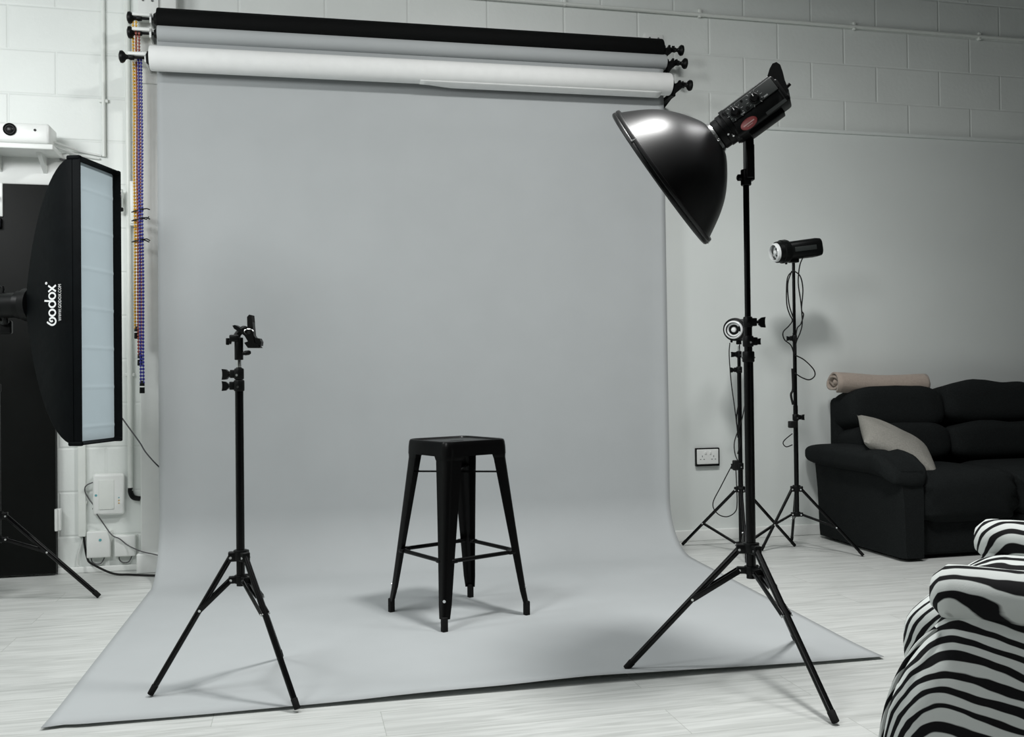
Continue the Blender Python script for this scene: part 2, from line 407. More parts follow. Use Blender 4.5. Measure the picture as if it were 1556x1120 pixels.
solo('cable', MB().tube([P(147, 781, -.05), P(158, 797, -.03), P(170, 813, -.05), P(182, 819, -.05), P(195, 829, -.05), P(215, 838, -.12), P(237, 843, -.16), P(262, 850, -.19)], .003, smooth=8), 'gcable', 'thin grey cable from under the router to the backdrop edge', 'cable', loc=P(170, 813, -.04))
solo('cable', MB().tube([P(127, 812, -.016), P(129, 830, -.02), P(133, 849, -.03), P(140, 857, -.06), (.03, -.13, .012), (.12, -.16, .007), (.20, -.20, .007), (.30, -.24, .007)], .0055, smooth=8), 'cable', 'black cable from the cable trunking along the floor to the backdrop', 'cable', loc=P(133, 849, -.03))
solo('cable', MB().tube([P(127, 816, -.012), P(119, 842, -.012), P(118, 858, -.012), P(122, 864, -.012)], .0035, smooth=8), 'wcable', 'white cable hanging from the cable trunking beside the black door', 'cable', loc=P(119, 842, -.012))
solo('cable', MB().tube([P(186, 636, -.72), P(196, 650, -.55), P(212, 672, -.40), P(222, 688, -.30), P(238, 706, -.18), P(250, 716, -.17)], .0035, smooth=8), 'gcable', 'thin dark cable running from the softbox to the backdrop edge', 'cable', loc=P(212, 672, -.40))

# double wall socket
c0, c1 = aty(1056, 681, -.03), aty(1092, 707.5, -.03)
cx, cz, w, h = (c0.x+c1.x)/2, (c0.z+c1.z)/2, c1.x-c0.x, c0.z-c1.z
sk = thing('wall_socket', (cx, -.024, cz-h/2), 'white double wall socket with a black surround, right of the backdrop', 'wall socket')
obj('surround', MB().box((cx, -.035, cz), (w, .024, h), bev=.004), 'bplastic', sk)
fp = obj('face_plate', MB().box((cx-.004, -.050, cz+.003), (w-.014, .010, h-.020), bev=.004), 'pwhite', sk)
for dx in (-.036, .036):
    for q, (a, d, ww, hh) in enumerate(((0, .006, .004, .009), (-.011, -.012, .008, .004), (.011, -.012, .008, .004))):
        obj('pin_hole', MB().box((cx-.004+dx+a, -.0545, cz+d), (ww, .003, hh)), 'mark', fp)
    obj('switch', MB().box((cx-.004+dx*.42, -.056, cz+.026), (.012, .007, .018), bev=.003), 'pwhite', fp)

# ------------------------------------------------------------------ paper rolls and their brackets
TILT = .008
def roll_axis(z, y): return V((.26, y, z-.010)), V((2.985, y, z+.014))
rolls = [  # name part, material, z, y, radius, x0, x1
    ('bpaper', 2.812, -.185, .056, .268, 2.975), ('paper', 2.734, -.195, .043, .270, 2.992), ('wpaper', 2.584, -.275, .061, .245, 2.985)]
def roll_line(z, y, x): return V((x, y, z + .0125*(x-1.62)))
def paper_roll(root, m, z, y, r, x0, x1):
    a, b_ = roll_line(z, y, x0), roll_line(z, y, x1)
    obj('paper_tube', MB().cyl(a, b_, r, n=44, bev=.006), m, root)
    d = (b_-a).normalized()
    # expanders: a black hub, rod and mushroom knob at both ends
    for e, s, L in ((a, -1, .115), (b_, 1, .105)):
        k = MB(); k.cyl(e+d*(s*.002), e+d*(s*.016), r*.62, r*.45); k.cyl(e, e+d*(s*L), .007)
        k.lathe([(0, .004), (.004, .013), (.020, .015), (.030, .010), (.036, .011)], e+d*(s*(L-.045)), d*s, 18)
        hub = obj('expander', k, 'bplastic', root)
        kb = MB().lathe([(0, .010), (.008, .013), (.016, .025), (.024, .0305), (.034, .029), (.040, .016), (.041, .001)], e+d*(s*(L-.012)), d*s, 22)
        obj('knob', kb, 'bplastic', hub)
rr = thing('paper_roll', roll_line(*rolls[0][1:3], 1.62), 'black paper roll, topmost of the three on the wall', 'paper roll', 'rolls of background paper')
paper_roll(rr, *rolls[0])
rw = thing('paper_roll', roll_line(*rolls[2][1:3], 1.62), 'white paper roll, lowest of the three on the wall', 'paper roll', 'rolls of background paper')
paper_roll(rw, *rolls[2])
# loose lower lip of the white roll on its right half
_, z_, y_, r_, x0_, x1_ = rolls[2]
def flap(u, v):
    x = 1.58 + u*(2.925-1.58); g = min(1., u*7.); g = g*g*(3-2*g)
    a = math.radians(-118 + v*60)
    c = roll_line(z_, y_, x); rad = r_ + .001 + .014*g*(1-v)**1.5
    return c + V((0, -math.cos(a)*rad*-1 if False else math.cos(PI+a)*rad, math.sin(a)*rad))
fl = MB().grid(flap, 40, 8)
o = obj('loose_paper_end', fl, 'wpaper', rw); o.modifiers.new('thickness', 'SOLIDIFY').thickness = .0012

# the grey seamless backdrop: roll + sheet falling to the floor and out towards the camera
bd = thing('paper_backdrop', (1.62, -1.2, 0), 'grey seamless paper backdrop hanging from the middle roll and sweeping over the floor', 'backdrop')
bd['kind'] = 'thing'
paper_roll(bd, *rolls[1])
SY = -.205
FL, FR = atz(62, 1111), atz(1343, 1002)
prof = [(SY, 2.71), (SY, 2.3), (SY, 1.8), (SY, 1.3), (SY, .9), (SY, .6), (SY, .45), (SY, .30)]
for k in range(1, 13):
    a = PI/2*k/12; prof.append((SY - .30*(1-math.cos(a)), .30 - .2975*math.sin(a)))
for k in range(1, 21): prof.append((None, k/20))
def cum():
    out = [0.]; pts = []
    return out
NX = 90
def sheet_pt(u, j, dz=0.):
    XA, XB = .268, 2.975
    y, z = prof[j]
    x = XA + (XB-XA)*u
    if y is None:
        t = z
        yf0 = FL.y + (FR.y-FL.y)*u
        xa, xb = XA + (FL.x+.0-XA)*t, XB + (FR.x-XB)*t
        x = xa + (xb-xa)*u
        y0 = SY - .30
        y = y0 + (yf0-y0)*t
        y += .03*math.exp(-((u-.02)/.012)**2)*max(0, t-.9)*10*.3
        lift = max(0., (t-.86)/.14)
        z = .0025 + lift**2*(.006 + .016*math.exp(-((u-.60)/.24)**2) + .004*noise.noise(V((u*9, 0, 3))))
        z += .004*noise.noise(V((u*3.2, t*2.2, 1)))**2
    else:
        h = max(0, min(1, (2.6-z)/2))
        wav = .006*h*math.sin(u*PI*1.0) + .010*h*math.exp(-(u/.03)**2)*0
        edge = -.050*h*math.exp(-(u/.030)**2) - .030*h*math.exp(-((1-u)/.02)**2)
        y += wav + edge*.6
        if z > .9: z = z + .0125*(x-1.62)*min(1, (z-.9))
    return V((x, y, z))
sb = bmesh.new()
top = [[sb.verts.new(sheet_pt(i/NX, j)) for i in range(NX+1)] for j in range(len(prof))]
for a, c in zip(top, top[1:]):
    for i in range(NX): sb.faces.new((a[i], a[i+1], c[i+1], c[i]))
o = obj('paper_sheet', sb, 'paper', bd, smooth=60)
md = o.modifiers.new('thickness', 'SOLIDIFY'); md.thickness = .0012; md.offset = 0

# left bracket: white plate and three arms;  right bracket: white plate with black arms
def zroll(i, x): return roll_line(rolls[i][1], rolls[i][2], x)
bl = thing('roller_bracket', (.21, -.10, 2.45), 'white wall bracket holding the left ends of the three paper rolls', 'bracket', 'brackets of the paper rolls')
obj('plate', MB().box((.215, -.106, 2.72), (.10, .012, .46), bev=.003), 'white', bl)
for i in range(3):
    c = zroll(i, .205)
    a = MB().box((.195, (c.y-.10)/2-.01, c.z+.013), (.085 if i < 2 else .10, abs(c.y+.10)+.03, .016), bev=.003)
    a.box((.238 if i < 2 else .226, (c.y-.10)/2-.005, c.z+.002), (.010, abs(c.y+.10)+.02, .052), bev=.003)
    obj('arm', a, 'white', bl)
for x in (.19, .235): obj('screw', MB().cyl((x, -.112, 2.915), (x, -.116, 2.915), .006, n=12), 'mark', bl)
br_ = thing('roller_bracket', (3.0, -.03, 2.45), 'wall bracket with black arms holding the right ends of the paper rolls', 'bracket', 'brackets of the paper rolls')
obj('plate', MB().box((3.0, -.006, 2.74), (.115, .012, .48), bev=.003), 'white', br_)
for i in range(3):
    c = zroll(i, 3.02); q = c + V((-.005, 0, 0))
    a = MB()
    x_ = 3.018 if i == 0 else 3.035 if i == 1 else 3.04
    # diagonal strut from the plate below to the cradle around the rod
    a.prism([(0, -.075), (.0, -.03), (-(abs(c.y)+.015), .022), (-(abs(c.y)+.015), -.012)], (x_, 0, c.z), (0, 1, 0), (0, 0, 1), .012)
    a.prism([(-.035, -.06), (.03, -.006), (.03, .012), (-.02, .006), (-.035, -.02)], (x_, c.y-.006, c.z), (1, 0, 0), (0, 0, 1), .014)
    a.box((x_-.03, c.y*.6, c.z-.05), (.03, abs(c.y)*.7, .02), bev=.003)
    obj('arm', a, 'bplastic', br_)
    # three-lobed locking screw on the arm
    l = MB()
    for t in range(3):
        an = math.radians(90+120*t + 20*i); l.cyl((x_+.022, c.y-.012, c.z), (x_+.022+.017*math.cos(an), c.y-.016, c.z+.017*math.sin(an)), .006, .009)
    l.cyl((x_+.022, c.y-.006, c.z), (x_+.022, c.y-.026, c.z), .008)
    obj('locking_screw', l, 'bplastic', br_)
for x in (2.972, 3.026): obj('screw', MB().cyl((x, -.012, 2.955), (x, -.016, 2.955), .006, n=12), 'mark', br_)

# coloured pull chains
def chain(m, word, x0, y0, ztop, zbot, wx, label):
    c = thing('pull_chain', (x0, y0, zbot), label, 'chain', 'coloured pull chains of the paper rolls')
    for s in (-1, 1):
        b = MB(); L = ztop-(zbot+.045); n = int(L/.0165)
        for k in range(n):
            z = ztop - (k+.5)*L/n; x = x0 + s*wx + .0012*math.sin(z*9+s)
            b.lathe([(-.0074, .0010), (-.0055, .0048), (0, .0062), (.0055, .0048), (.0074, .0010)], (x, y0, z), (0, 0, 1), 8)
        b.cyl((x0+s*wx, y0, zbot+.04), (x0+s*wx, y0, ztop), .0011, n=6)
        obj('strand', b, m, c)
    w = MB().cyl((x0, y0, zbot), (x0, y0, zbot+.052), .0125, .0115, bev=.003)
    w.cyl((x0, y0, zbot+.05), (x0, y0, zbot+.062), .009, .006)
    wt = obj('weight', w, 'bplastic', c)
    obj('band', MB().cyl((x0, y0, zbot+.030), (x0, y0, zbot+.036), .0128), 'pwhite', wt)
chain('yellow', 'yellow', .160, -.180, 2.815, 1.185, .0065, 'yellow pull chain, shortest of the three beside the backdrop')
chain('brown', 'red', .178, -.205, 2.735, 1.050, .0065, 'dark red pull chain hanging between the yellow and blue ones')
chain('blue', 'blue', .194, -.250, 2.605, .913, .0070, 'blue pull chain, longest of the three beside the backdrop')
for z, s in ((1.822, 0), (1.778, 1), (1.672, 2)):
    b = MB()
    pts = [(.147, -.172, z), (.160, -.168, z), (.180, -.19, z), (.204, -.245, z), (.198, -.262, z), (.180, -.225, z), (.150, -.188, z), (.147, -.172, z)]
    b.tube(pts, .0035, n=6, smooth=4)
    b.tube([(.200, -.258, z), (.222, -.255, z+.004), (.236, -.25, z-.004 if s else z)], .003, n=6)
    if s: b.tube([(.200, -.258, z), (.220, -.258, z-.006), (.233, -.258, z-.012 if s == 2 else z+.008)], .003, n=6)
    b.tube([(.149, -.176, z), (.138, -.174, z-.002)], .003, n=6)
    solo('cable_tie', b, 'cable', ['black cable tie around the chains, topmost of three', 'black cable tie around the chains, middle of three', 'black cable tie around the chains, lowest of three'][s], 'cable tie', 'black ties around the pull chains', loc=(.178, -.2, z))

# ------------------------------------------------------------------ the stool
ST = V((1.579, -1.338, 0)); SA = math.radians(24.5); SH = .722
stool = thing('bar_stool', ST, 'black metal bar stool standing in the middle of the grey backdrop', 'stool', rz=SA)
def rsq(half, r, z, n=6):
    o = []
    for cx, cy, a0 in ((1,1,0),(-1,1,90),(-1,-1,180),(1,-1,270)):
        for k in range(n+1):
            a = math.radians(a0+90*k/n); o.append(V((cx*(half-r)+r*math.cos(a), cy*(half-r)+r*math.sin(a), z)))
    return o
def slot(z):
    return [V((cx*.025+.010*math.cos(math.radians(a0+15*k)), .010*math.sin(math.radians(a0+15*k)), z)) for cx, a0 in ((1,0),(-1,90),(-1,180),(1,270)) for k in range(7)]
seat = MB().loft([rsq(.1525, .040, SH-.058), rsq(.1560, .040, SH-.060), rsq(.1550, .040, SH-.030), rsq(.1535, .042, SH-.010), rsq(.1500, .040, SH-.002), rsq(.1455, .038, SH), rsq(.1400, .034, SH-.002),
                  rsq(.1370, .032, SH-.0065), rsq(.1000, .03, SH-.0075), rsq(.0500, .02, SH-.0085), slot(SH-.0085), slot(SH-.030), rsq(.0500, .02, SH-.030), rsq(.1000, .03, SH-.030), rsq(.1370, .032, SH-.030), rsq(.1500, .038, SH-.034), rsq(.1515, .040, SH-.056)])
obj('seat', seat, 'stool', stool, local=True, smooth=30)
def leg_prof(t):
    # outer corner offset, wing width at height fraction t (1 = seat, 0 = floor cap)
    return .2100 - .0600*t**.92, .034 + .042*t**1.15
def corner(cx, cy, half, w, r, z, th=.004):
    # rounded L section, outer then inner
    pts = []
    o = []
    o.append((half-w, half)); 
    for k in range(7):
        a = math.radians(90-15*k); o.append((half-r+r*math.cos(a), half-r+r*math.sin(a)))
    o.append((half, half-w))
    i = [(half-th, half-w)]
    for k in range(7):
        a = math.radians(15*k); rr2 = r-th; i.append((half-r+rr2*math.cos(a), half-r+rr2*math.sin(a)))
    i.append((half-w, half-th))
    return [V((cx*x, cy*y, z)) for x, y in o+i]
for cx, cy in ((1,1),(-1,1),(-1,-1),(1,-1)):
    rings = []
    for k in range(13):
        t = k/12; z = .050 + (SH-.045-.050)*t; hf, w = leg_prof(t)
        if k == 0: w -= .004
        rings.append(corner(cx, cy, hf, w, max(.010, w*.45), z))
    lg = obj('leg', MB().loft(rings), 'stool', stool, local=True)
    # flared top gusset that runs into the apron
    g = MB().loft([corner(cx, cy, .1535, .076, .036, SH-.075), corner(cx, cy, .1545, .084, .038, SH-.060), corner(cx, cy, .1545, .110, .038, SH-.045)])
    obj('gusset', g, 'stool', lg, local=True)
    hf, w = leg_prof(0)
    c = V((cx*(hf-.010), cy*(hf-.010), 0))
    ft = MB().box((c.x, c.y, .030), (.023, .023, .060), bev=.005)
    obj('foot_cap', ft, 'rubber', lg, local=True)
    nrm = V((cx, cy, 0)).normalized()
    hh = leg_prof(.115)[0]; q = V((cx*(hh-.0035), cy*(hh-.0035), .118))
    obj('rivet', MB().cyl(q-nrm*.004, q+nrm*.0015, .006, n=14), 'chrome', lg, local=True)
hz = .262; hf = leg_prof((hz-.05)/(SH-.095))[0]-.012
cs = [V((hf*a, hf*b, hz)) for a, b in ((1,1),(-1,1),(-1,-1),(1,-1))]
for i in range(4):
    a, c = cs[i], cs[(i+1) % 4]; d = (c-a).normalized(); n_ = V((-d.y, d.x, 0))
    a2, c2 = a+d*.03, c-d*.03
    obj('footrest_bar', MB().tube([a2, c2], .0085, n=12).box(a2+d*.006, (.03, .03, .016), M.Rotation(math.atan2(d.y, d.x), 3, 'Z'), bev=.005).box(c2-d*.006, (.03, .03, .016), M.Rotation(math.atan2(d.y, d.x), 3, 'Z'), bev=.005), 'stool', stool, local=True)
hz = SH-.132; hf = leg_prof((hz-.05)/(SH-.095))[0]-.012
for s in (1, -1):
    obj('cross_brace', MB().box((0, 0, hz+.003*s), (hf*2.8, .020, .006), M.Rotation(math.radians(45*s), 3, 'Z')), 'stool', stool, local=True)

# ------------------------------------------------------------------ light stands
def tripod(label, base, feet, hub_z, low_z, sections, rleg=.0095, hub_r=.030, brace_t=.48, double=False, feet_sub=True, collars=(), spigot=None, name='light_stand'):
    """sections: (z0, z1, r) tubes from the bottom up; feet: floor points; collars: (z, r, knob angle)"""
    base = V(base)
    t = thing(name, base, label, 'light stand', 'black light stands')
    for z0, z1, r in sections:
        obj('pole_section', MB().cyl(base+V((0,0,z0)), base+V((0,0,z1)), r, n=22), 'stand', t)
    hb = MB().cyl(base+V((0,0,hub_z-.022)), base+V((0,0,hub_z+.010)), sections[0][2]+.009, n=24, bev=.003)
    lb = MB().cyl(base+V((0,0,low_z-.016)), base+V((0,0,low_z+.010)), sections[0][2]+.007, n=24, bev=.003)
    legs = []
    for f in feet:
        f = V(f); d = (f-base); d.z = 0; d.normalize(); s = V((-d.y, d.x, 0))
        R = rotm(d, s, V((0,0,1)))
        hb.box(base+d*(hub_r*.62)+V((0,0,hub_z-.010)), (hub_r*1.1, .026, .030), R, bev=.004)
        lb.box(base+d*(hub_r*.60)+V((0,0,low_z-.004)), (hub_r*1.1, .022, .022), R, bev=.004)
    H_ = obj('hub', hb, 'bplastic', t); L_ = obj('lower_hub', lb, 'bplastic', t)
    for f in feet:
        f = V(f); d = (f-base); d.z = 0; d.normalize(); s = V((-d.y, d.x, 0))
        a = base + d*(hub_r*.95) + V((0,0,hub_z-.012))
        dn = (f-a).normalized()
        tip = f + V((0, 0, rleg*.75)) - dn*.012
        lm = MB().cyl(a - dn*.006, tip, rleg, n=16)
        lg = obj('leg', lm, 'stand', t)
        fm = MB().cyl(tip-dn*.020, tip+dn*.012, rleg*1.12, rleg*1.05, n=16, bev=.002)
        obj('rubber_foot', fm, 'rubber', lg)
        j = a.lerp(tip, brace_t); p = base + d*(hub_r*.95) + V((0,0,low_z-.004))
        off = s*(rleg*1.25)
        bmz = MB()
        dv = (j-p).normalized(); nn = dv.cross(s).normalized()
        for o_ in ((off, -off) if double else (V((0,0,0)),)):
            L = (j-p).length
            bmz.box((p+j)/2+o_, (L, .004 if double else rleg*1.5, rleg*1.7 if double else rleg*1.5), rotm(dv, s, dv.cross(s)), bev=.0015)
        br2 = obj('brace', bmz, 'stand', t)
        bo = MB().cyl(j-s*(rleg*1.7), j+s*(rleg*1.7), .0042, n=12)
        obj('rivet', bo, 'chrome', lg)
        obj('rivet', MB().cyl(p-s*.0135, p+s*.0135, .0042, n=12), 'chrome', L_)
        obj('rivet', MB().cyl(a-s*.0150, a+s*.0150, .0042, n=12), 'chrome', H_)
    for z, r, ang, L in collars:
        c = base+V((0,0,z))
        cm = MB().cyl(c-V((0,0,.018)), c+V((0,0,.018)), r, n=22, bev=.004)
        k = V((math.cos(ang), math.sin(ang), 0)); s = V((-k.y, k.x, 0))
        cm.box(c+k*(r+.004), (.018, .018, .026), rotm(k, s, V((0,0,1))), bev=.003)
        C_ = obj('collar', cm, 'bplastic', t)
        km = MB().cyl(c+k*r, c+k*(r+L*.6), .005, n=12)
        # wing knob
        ks = L/.042
        km.prism([(x_*ks, y_*ks) for x_, y_ in [(0, -.009), (.010, -.018), (.024, -.019), (.022, -.006), (.022, .006), (.024, .017), (.010, .015), (0, .007)]], c+k*(r+L*.45), k, V((0,0,1)), .012)
        obj('knob', km, 'bplastic', C_)
        obj('clamp_bolt', MB().cyl(c+V((0,0,-.004))-k*.0-s*(r+.002), c+V((0,0,-.004))+s*(r+.003), .0038, n=10), 'chrome', C_)
    if spigot:
        z0, z1, r = spigot
        obj('spigot', MB().cyl(base+V((0,0,z0)), base+V((0,0,z1)), r, n=18, bev=.001), 'chrome', t)
    return t
PZ = .0035
left_dir = math.atan2(-CR.y, -CR.x)
right_dir = math.atan2(CR.y, CR.x)
# left stand with the spring clamp
LB = V((.762, -2.078, 0))
lf = [atz(228, 1059, PZ), atz(452, 1081, PZ), atz(427, 1001, PZ)]
tripod('black light stand on the left of the paper, topped by a spring clamp', LB, lf, .428, .349,
       [(.325, .945, .0130), (.90, .985, .0110), (.97, 1.012, .0095)], rleg=.0092, hub_r=.032, brace_t=.40, double=True,
       collars=((.955, .0165, left_dir+.05, .036), (.992, .0150, left_dir-.15, .040)), spigot=(1.0, 1.06, .0075))
# spring clamp
def L2(px, py, dy=0.): return aty(px, py, LB.y+dy)
sc_ = thing('spring_clamp', L2(358, 545), 'black spring clamp with a swivel socket on top of the left light stand', 'clamp')
a = L2(358, 546); a.x, a.y = LB.x, LB.y
b_ = V((LB.x, LB.y, L2(358, 513).z))
obj('socket', MB().cyl(V((a.x, a.y, 1.036)), b_, .0135, n=22, bev=.002), 'bplastic', sc_)
k = V((math.cos(right_dir), math.sin(right_dir), 0))
zc = L2(368, 537).z
obj('locking_screw', MB().cyl(V((LB.x, LB.y, zc)), V((LB.x, LB.y, zc))+k*.022, .006, n=12).lathe([(0, .005), (.006, .0075), (.018, .0075), (.024, .004)], V((LB.x, LB.y, zc))+k*.014, k+V((0,0,.12)), 14, sx=1., sy=.6), 'bplastic', sc_)
sw = MB().box(L2(357, 514), (.030, .030, .022), M.Rotation(right_dir, 3, 'Z'), bev=.005)
sw.tube([L2(358, 514), L2(362, 507), L2(370, 500), L2(377, 503)], .0105, n=14, smooth=4)
sw.tube([L2(352, 520), L2(347, 519)], .007, n=12); sw.box(L2(346, 519), (.010, .012, .022), M.Rotation(right_dir, 3, 'Z'), bev=.003)
obj('swivel', sw, 'bplastic', sc_)
def plate(name, px, th, m='bplastic', par=sc_, dy=0.):
    o0 = L2(378, 505, dy); poly = [((L2(x, y, dy)-o0).dot(CR), (L2(x, y, dy)-o0).dot(CU)) for x, y in px]
    return obj(name, MB().prism(poly, o0, CR, CU, th), m, par, smooth=25)
plate('upper_jaw', [(378, 482), (381, 479), (384.5, 480), (386, 490), (388, 510), (391, 514), (397, 514.5), (400, 520), (399, 526), (392, 525), (384, 519), (378, 509), (378.5, 495)], .028)
plate('lower_jaw', [(354, 495), (358, 494), (364, 497), (371, 503), (378, 501), (383, 504), (388, 513), (389, 521), (396, 526), (398, 529), (379, 529), (373, 521), (379, 519), (374, 511), (366, 505), (357, 500)], .036)
obj('spring', MB().tube([L2(378+7*math.cos(t/6*PI), 504-4*math.sin(t/6*PI), -.024+.003*t/3) for t in range(0, 19)], .0017, n=6).cyl(L2(378, 505, -.022), L2(378, 505, .022), .006, n=14), 'chrome', sc_, label='bright steel spring and pivot')
plate('handle_grip', [(377.5, 482), (381, 478.5), (385, 479.5), (386, 490), (386, 497), (378, 498)], .032, 'rubber')

# right stand carrying the big flash head
RB = V((2.364, -2.372, 0))
rf = [atz(951, 1020, PZ), atz(1270, 1102), atz(1209, 974, PZ)]
tripod('tall black light stand at the right edge of the paper carrying the dish light', RB, rf, .420, .345,
       [(.315, 1.03, .0155), (.98, 1.125, .0130), (1.08, 1.600, .0098)], rleg=.0108, hub_r=.040, brace_t=.42, double=True,
       collars=((1.030, .0195, right_dir+1.5, .026), (1.080, .0175, right_dir+.2, .024), (1.142, .0150, right_dir-.05, .040)))

# middle and rear stands near the wall
MBs = V((3.312, -.417, 0))
mf = [atz(1037, 829), atz(1208, 831), V((3.19, -.72, 0))]
tripod('black light stand by the wall socket, behind the tall dish light stand', MBs, mf, .350, .045,
       [(.030, .470, .0135), (.44, 1.00, .0118), (.96, 1.09, .0095)], rleg=.0085, hub_r=.030, brace_t=.62,
       collars=((.470, .0175, left_dir, .034), (1.000, .0165, left_dir+.1, .034), (1.085, .0150, left_dir+.4, .034)), spigot=(1.09, 1.155, .0075))
RS = V((3.612, -.485, 0))
rf2 = [atz(1312, 846), atz(1157, 838), V((3.74, -.20, 0))]
tripod('black light stand between the wall and the sofa, wound with cable', RS, rf2, .352, .206,
       [(.190, .800, .0125), (.74, 1.20, .0105), (1.15, 1.585, .0085)], rleg=.0080, hub_r=.028, brace_t=.60,
       collars=((.735, .0170, right_dir+.3, .036), (1.17, .0140, left_dir, .030)), spigot=(1.57, 1.60, .0075))
# softbox stand at the left edge
SBs = V((-.345, -.650, 0))
sf = [atz(151, 909), V((-.62, -.95, 0)), V((-.60, -.28, 0))]
tripod('black light stand under the tall softbox at the left edge', SBs, sf, .400, .290,
       [(.27, .95, .0150), (.90, 1.28, .0125)], rleg=.0105, hub_r=.036, brace_t=.45, collars=((.95, .018, left_dir, .03),))

# ------------------------------------------------------------------ flash heads
# big head: its axis runs down to the left
AX = (CR*-.815 - CU*.580 + CF*.290).normalized()
UX = (CU - AX*CU.dot(AX)).normalized()
TX = UX.cross(AX)
if TX.dot(CF) > 0: TX = -TX            # towards the camera
APX = aty(1088, 209, RB.y)
def hp(a, u, t=0.): return APX + AX*a + UX*u + TX*t
RH = rotm(AX, UX, AX.cross(UX))
hd = thing('flash_head', hp(-.14, -.08), 'large black studio flash head with two dials and a red oval badge', 'studio light', 'studio flash heads')
b = MB().box(hp(-.148, -.022), (.195, .068, .104), RH, bev=.010)
b.box(hp(-.146, .016), (.186, .052, .112), RH, bev=.008)
b.box(hp(-.235, -.012), (.020, .075, .108), RH, bev=.007)
body = obj('body', b, 'bplastic', hd)
tf = (hp(0, 0, 1)-hp(0, 0, 0))
obj('control_panel', MB().box(hp(-.148, .014, .0562), (.165, .046, .004), RH, bev=.0015), 'panel', hd)
obj('top_cover', MB().box(hp(-.145, .0425), (.170, .010, .100), RH, bev=.004), 'panel', hd)
# rear handle fin
fin = [(-.205, .036), (-.228, .047), (-.246, .062), (-.262, .070), (-.274, .066), (-.278, .052), (-.272, .030), (-.262, .004), (-.254, -.03), (-.236, -.04)]
obj('rear_handle', MB().prism(fin, APX, AX, UX, .095), 'bplastic', hd)
cl = MB().lathe([(-.062, .046), (-.060, .053), (-.030, .053), (-.028, .050), (-.010, .050), (-.004, .043), (.004, .041)], APX, AX, 36)
cl.lathe([(-.064, .052), (-.063, .060), (-.048, .060), (-.047, .052)], APX, AX, 36)
obj('mount_collar', cl, 'bplastic', hd)
for a_, u_ in ((-.034, -.030), (-.044, -.044)): obj('bayonet_pin', MB().cyl(hp(a_, u_*.8, .044), hp(a_, u_, .052), .0032, n=10), 'chrome', hd)
for a_, u_ in ((-.089, .013), (-.158, .012)):
    q = hp(a_, u_, .058)
    kn = obj('dial', MB().lathe([(0, .0165), (.004, .0165), (.006, .0135), (.018, .0125), (.020, .011)], q, tf, 26), 'bplastic', hd)
    tk = MB()
    for j in range(11):
        an = math.radians(-60 + 30*j); e = AX*math.cos(an) + UX*math.sin(an)
        tk.cyl(q+e*.0205+tf*.0005, q+e*(.0255 if j % 2 else .0275)+tf*.0005, .0009, n=6)
    obj('scale_marks', tk, 'dialprint', hd)
    obj('pointer', MB().cyl(q+tf*.0203+UX*.002, q+tf*.0203+UX*.0105, .0011, n=6), 'print', kn)
obj('button', MB().cyl(hp(-.125, -.001, .057), hp(-.125, -.001, .062), .006, n=14).cyl(hp(-.122, .030, .057), hp(-.122, .030, .060), .004, n=12), 'bplastic', hd)
sw_ = MB().box(hp(-.190, -.003, .058), (.014, .005, .002), RH).box(hp(-.105, -.005, .058), (.014, .004, .002), RH)
obj('panel_print', sw_, 'dialprint', hd)
bq = hp(-.103, -.041, .0515)
obj('badge', MB().lathe([(0, .026), (.003, .026), (.004, .0245)], bq, tf, 36, sx=.64, sy=1.08, xdir=UX), 'red', hd)
obj('badge_print', MB().box(bq+tf*.0042+UX*.000, (.038, .0035, .001), RH).box(bq+tf*.0042-UX*.0068, (.020, .0016, .001), RH), 'pink', hd)
obj('side_label', MB().box(hp(-.196, -.050, .0525), (.070, .010, .002), RH), 'panel', hd)
obj('umbrella_rod', MB().cyl(hp(-.245, -.010, .01), hp(-.272, -.006, .01), .0055, n=12), 'bplastic', hd)
obj('underside_bracket', MB().box(hp(-.150, -.062), (.120, .022, .050), RH, bev=.004), 'bplastic', hd)
# yoke down to the stand
yz1, yz0 = aty(1137, 205, RB.y).z, aty(1137, 272, RB.y).z
yk = MB().box(V((RB.x+.010, RB.y, (yz0+yz1)/2)), (.026, .044, yz1-yz0), M.Rotation(right_dir, 3, 'Z'), bev=.004)
yk.box(V((RB.x+.020, RB.y-.004, (yz0+yz1)/2-.02)), (.010, .030, (yz1-yz0)*.8), M.Rotation(right_dir, 3, 'Z'), bev=.002)
yk.cyl(V((RB.x, RB.y, 1.585)), V((RB.x, RB.y, yz0+.03)), .017, n=22, bev=.003)
yo = obj('yoke', yk, 'bplastic', hd)
kd = V((math.cos(left_dir), math.sin(left_dir), 0))
q = V((RB.x, RB.y, aty(1132, 268, RB.y).z))
obj('tilt_knob', MB().cyl(q, q+kd*.028, .006, n=12).lathe([(0, .006), (.004, .011), (.014, .011), (.018, .006)], q+kd*.012+V((0,0,-.004)), kd, 14), 'bplastic', yo)

# beauty dish on the head
ds = thing('beauty_dish', hp(.12, 0), 'big black bowl-shaped beauty dish reflector on the large flash head', 'reflector')
pr = [(.000, .042), (.004, .062), (.012, .078), (.024, .098), (.040, .122), (.058, .146), (.080, .171), (.104, .192), (.130, .211), (.158, .228), (.184, .243), (.200, .252)]
dense = []
for (a0, r0), (a1, r1) in zip(pr, pr[1:]):
    for k in range(3): dense.append((a0+(a1-a0)*k/3, r0+(r1-r0)*k/3))
dense.append(pr[-1])
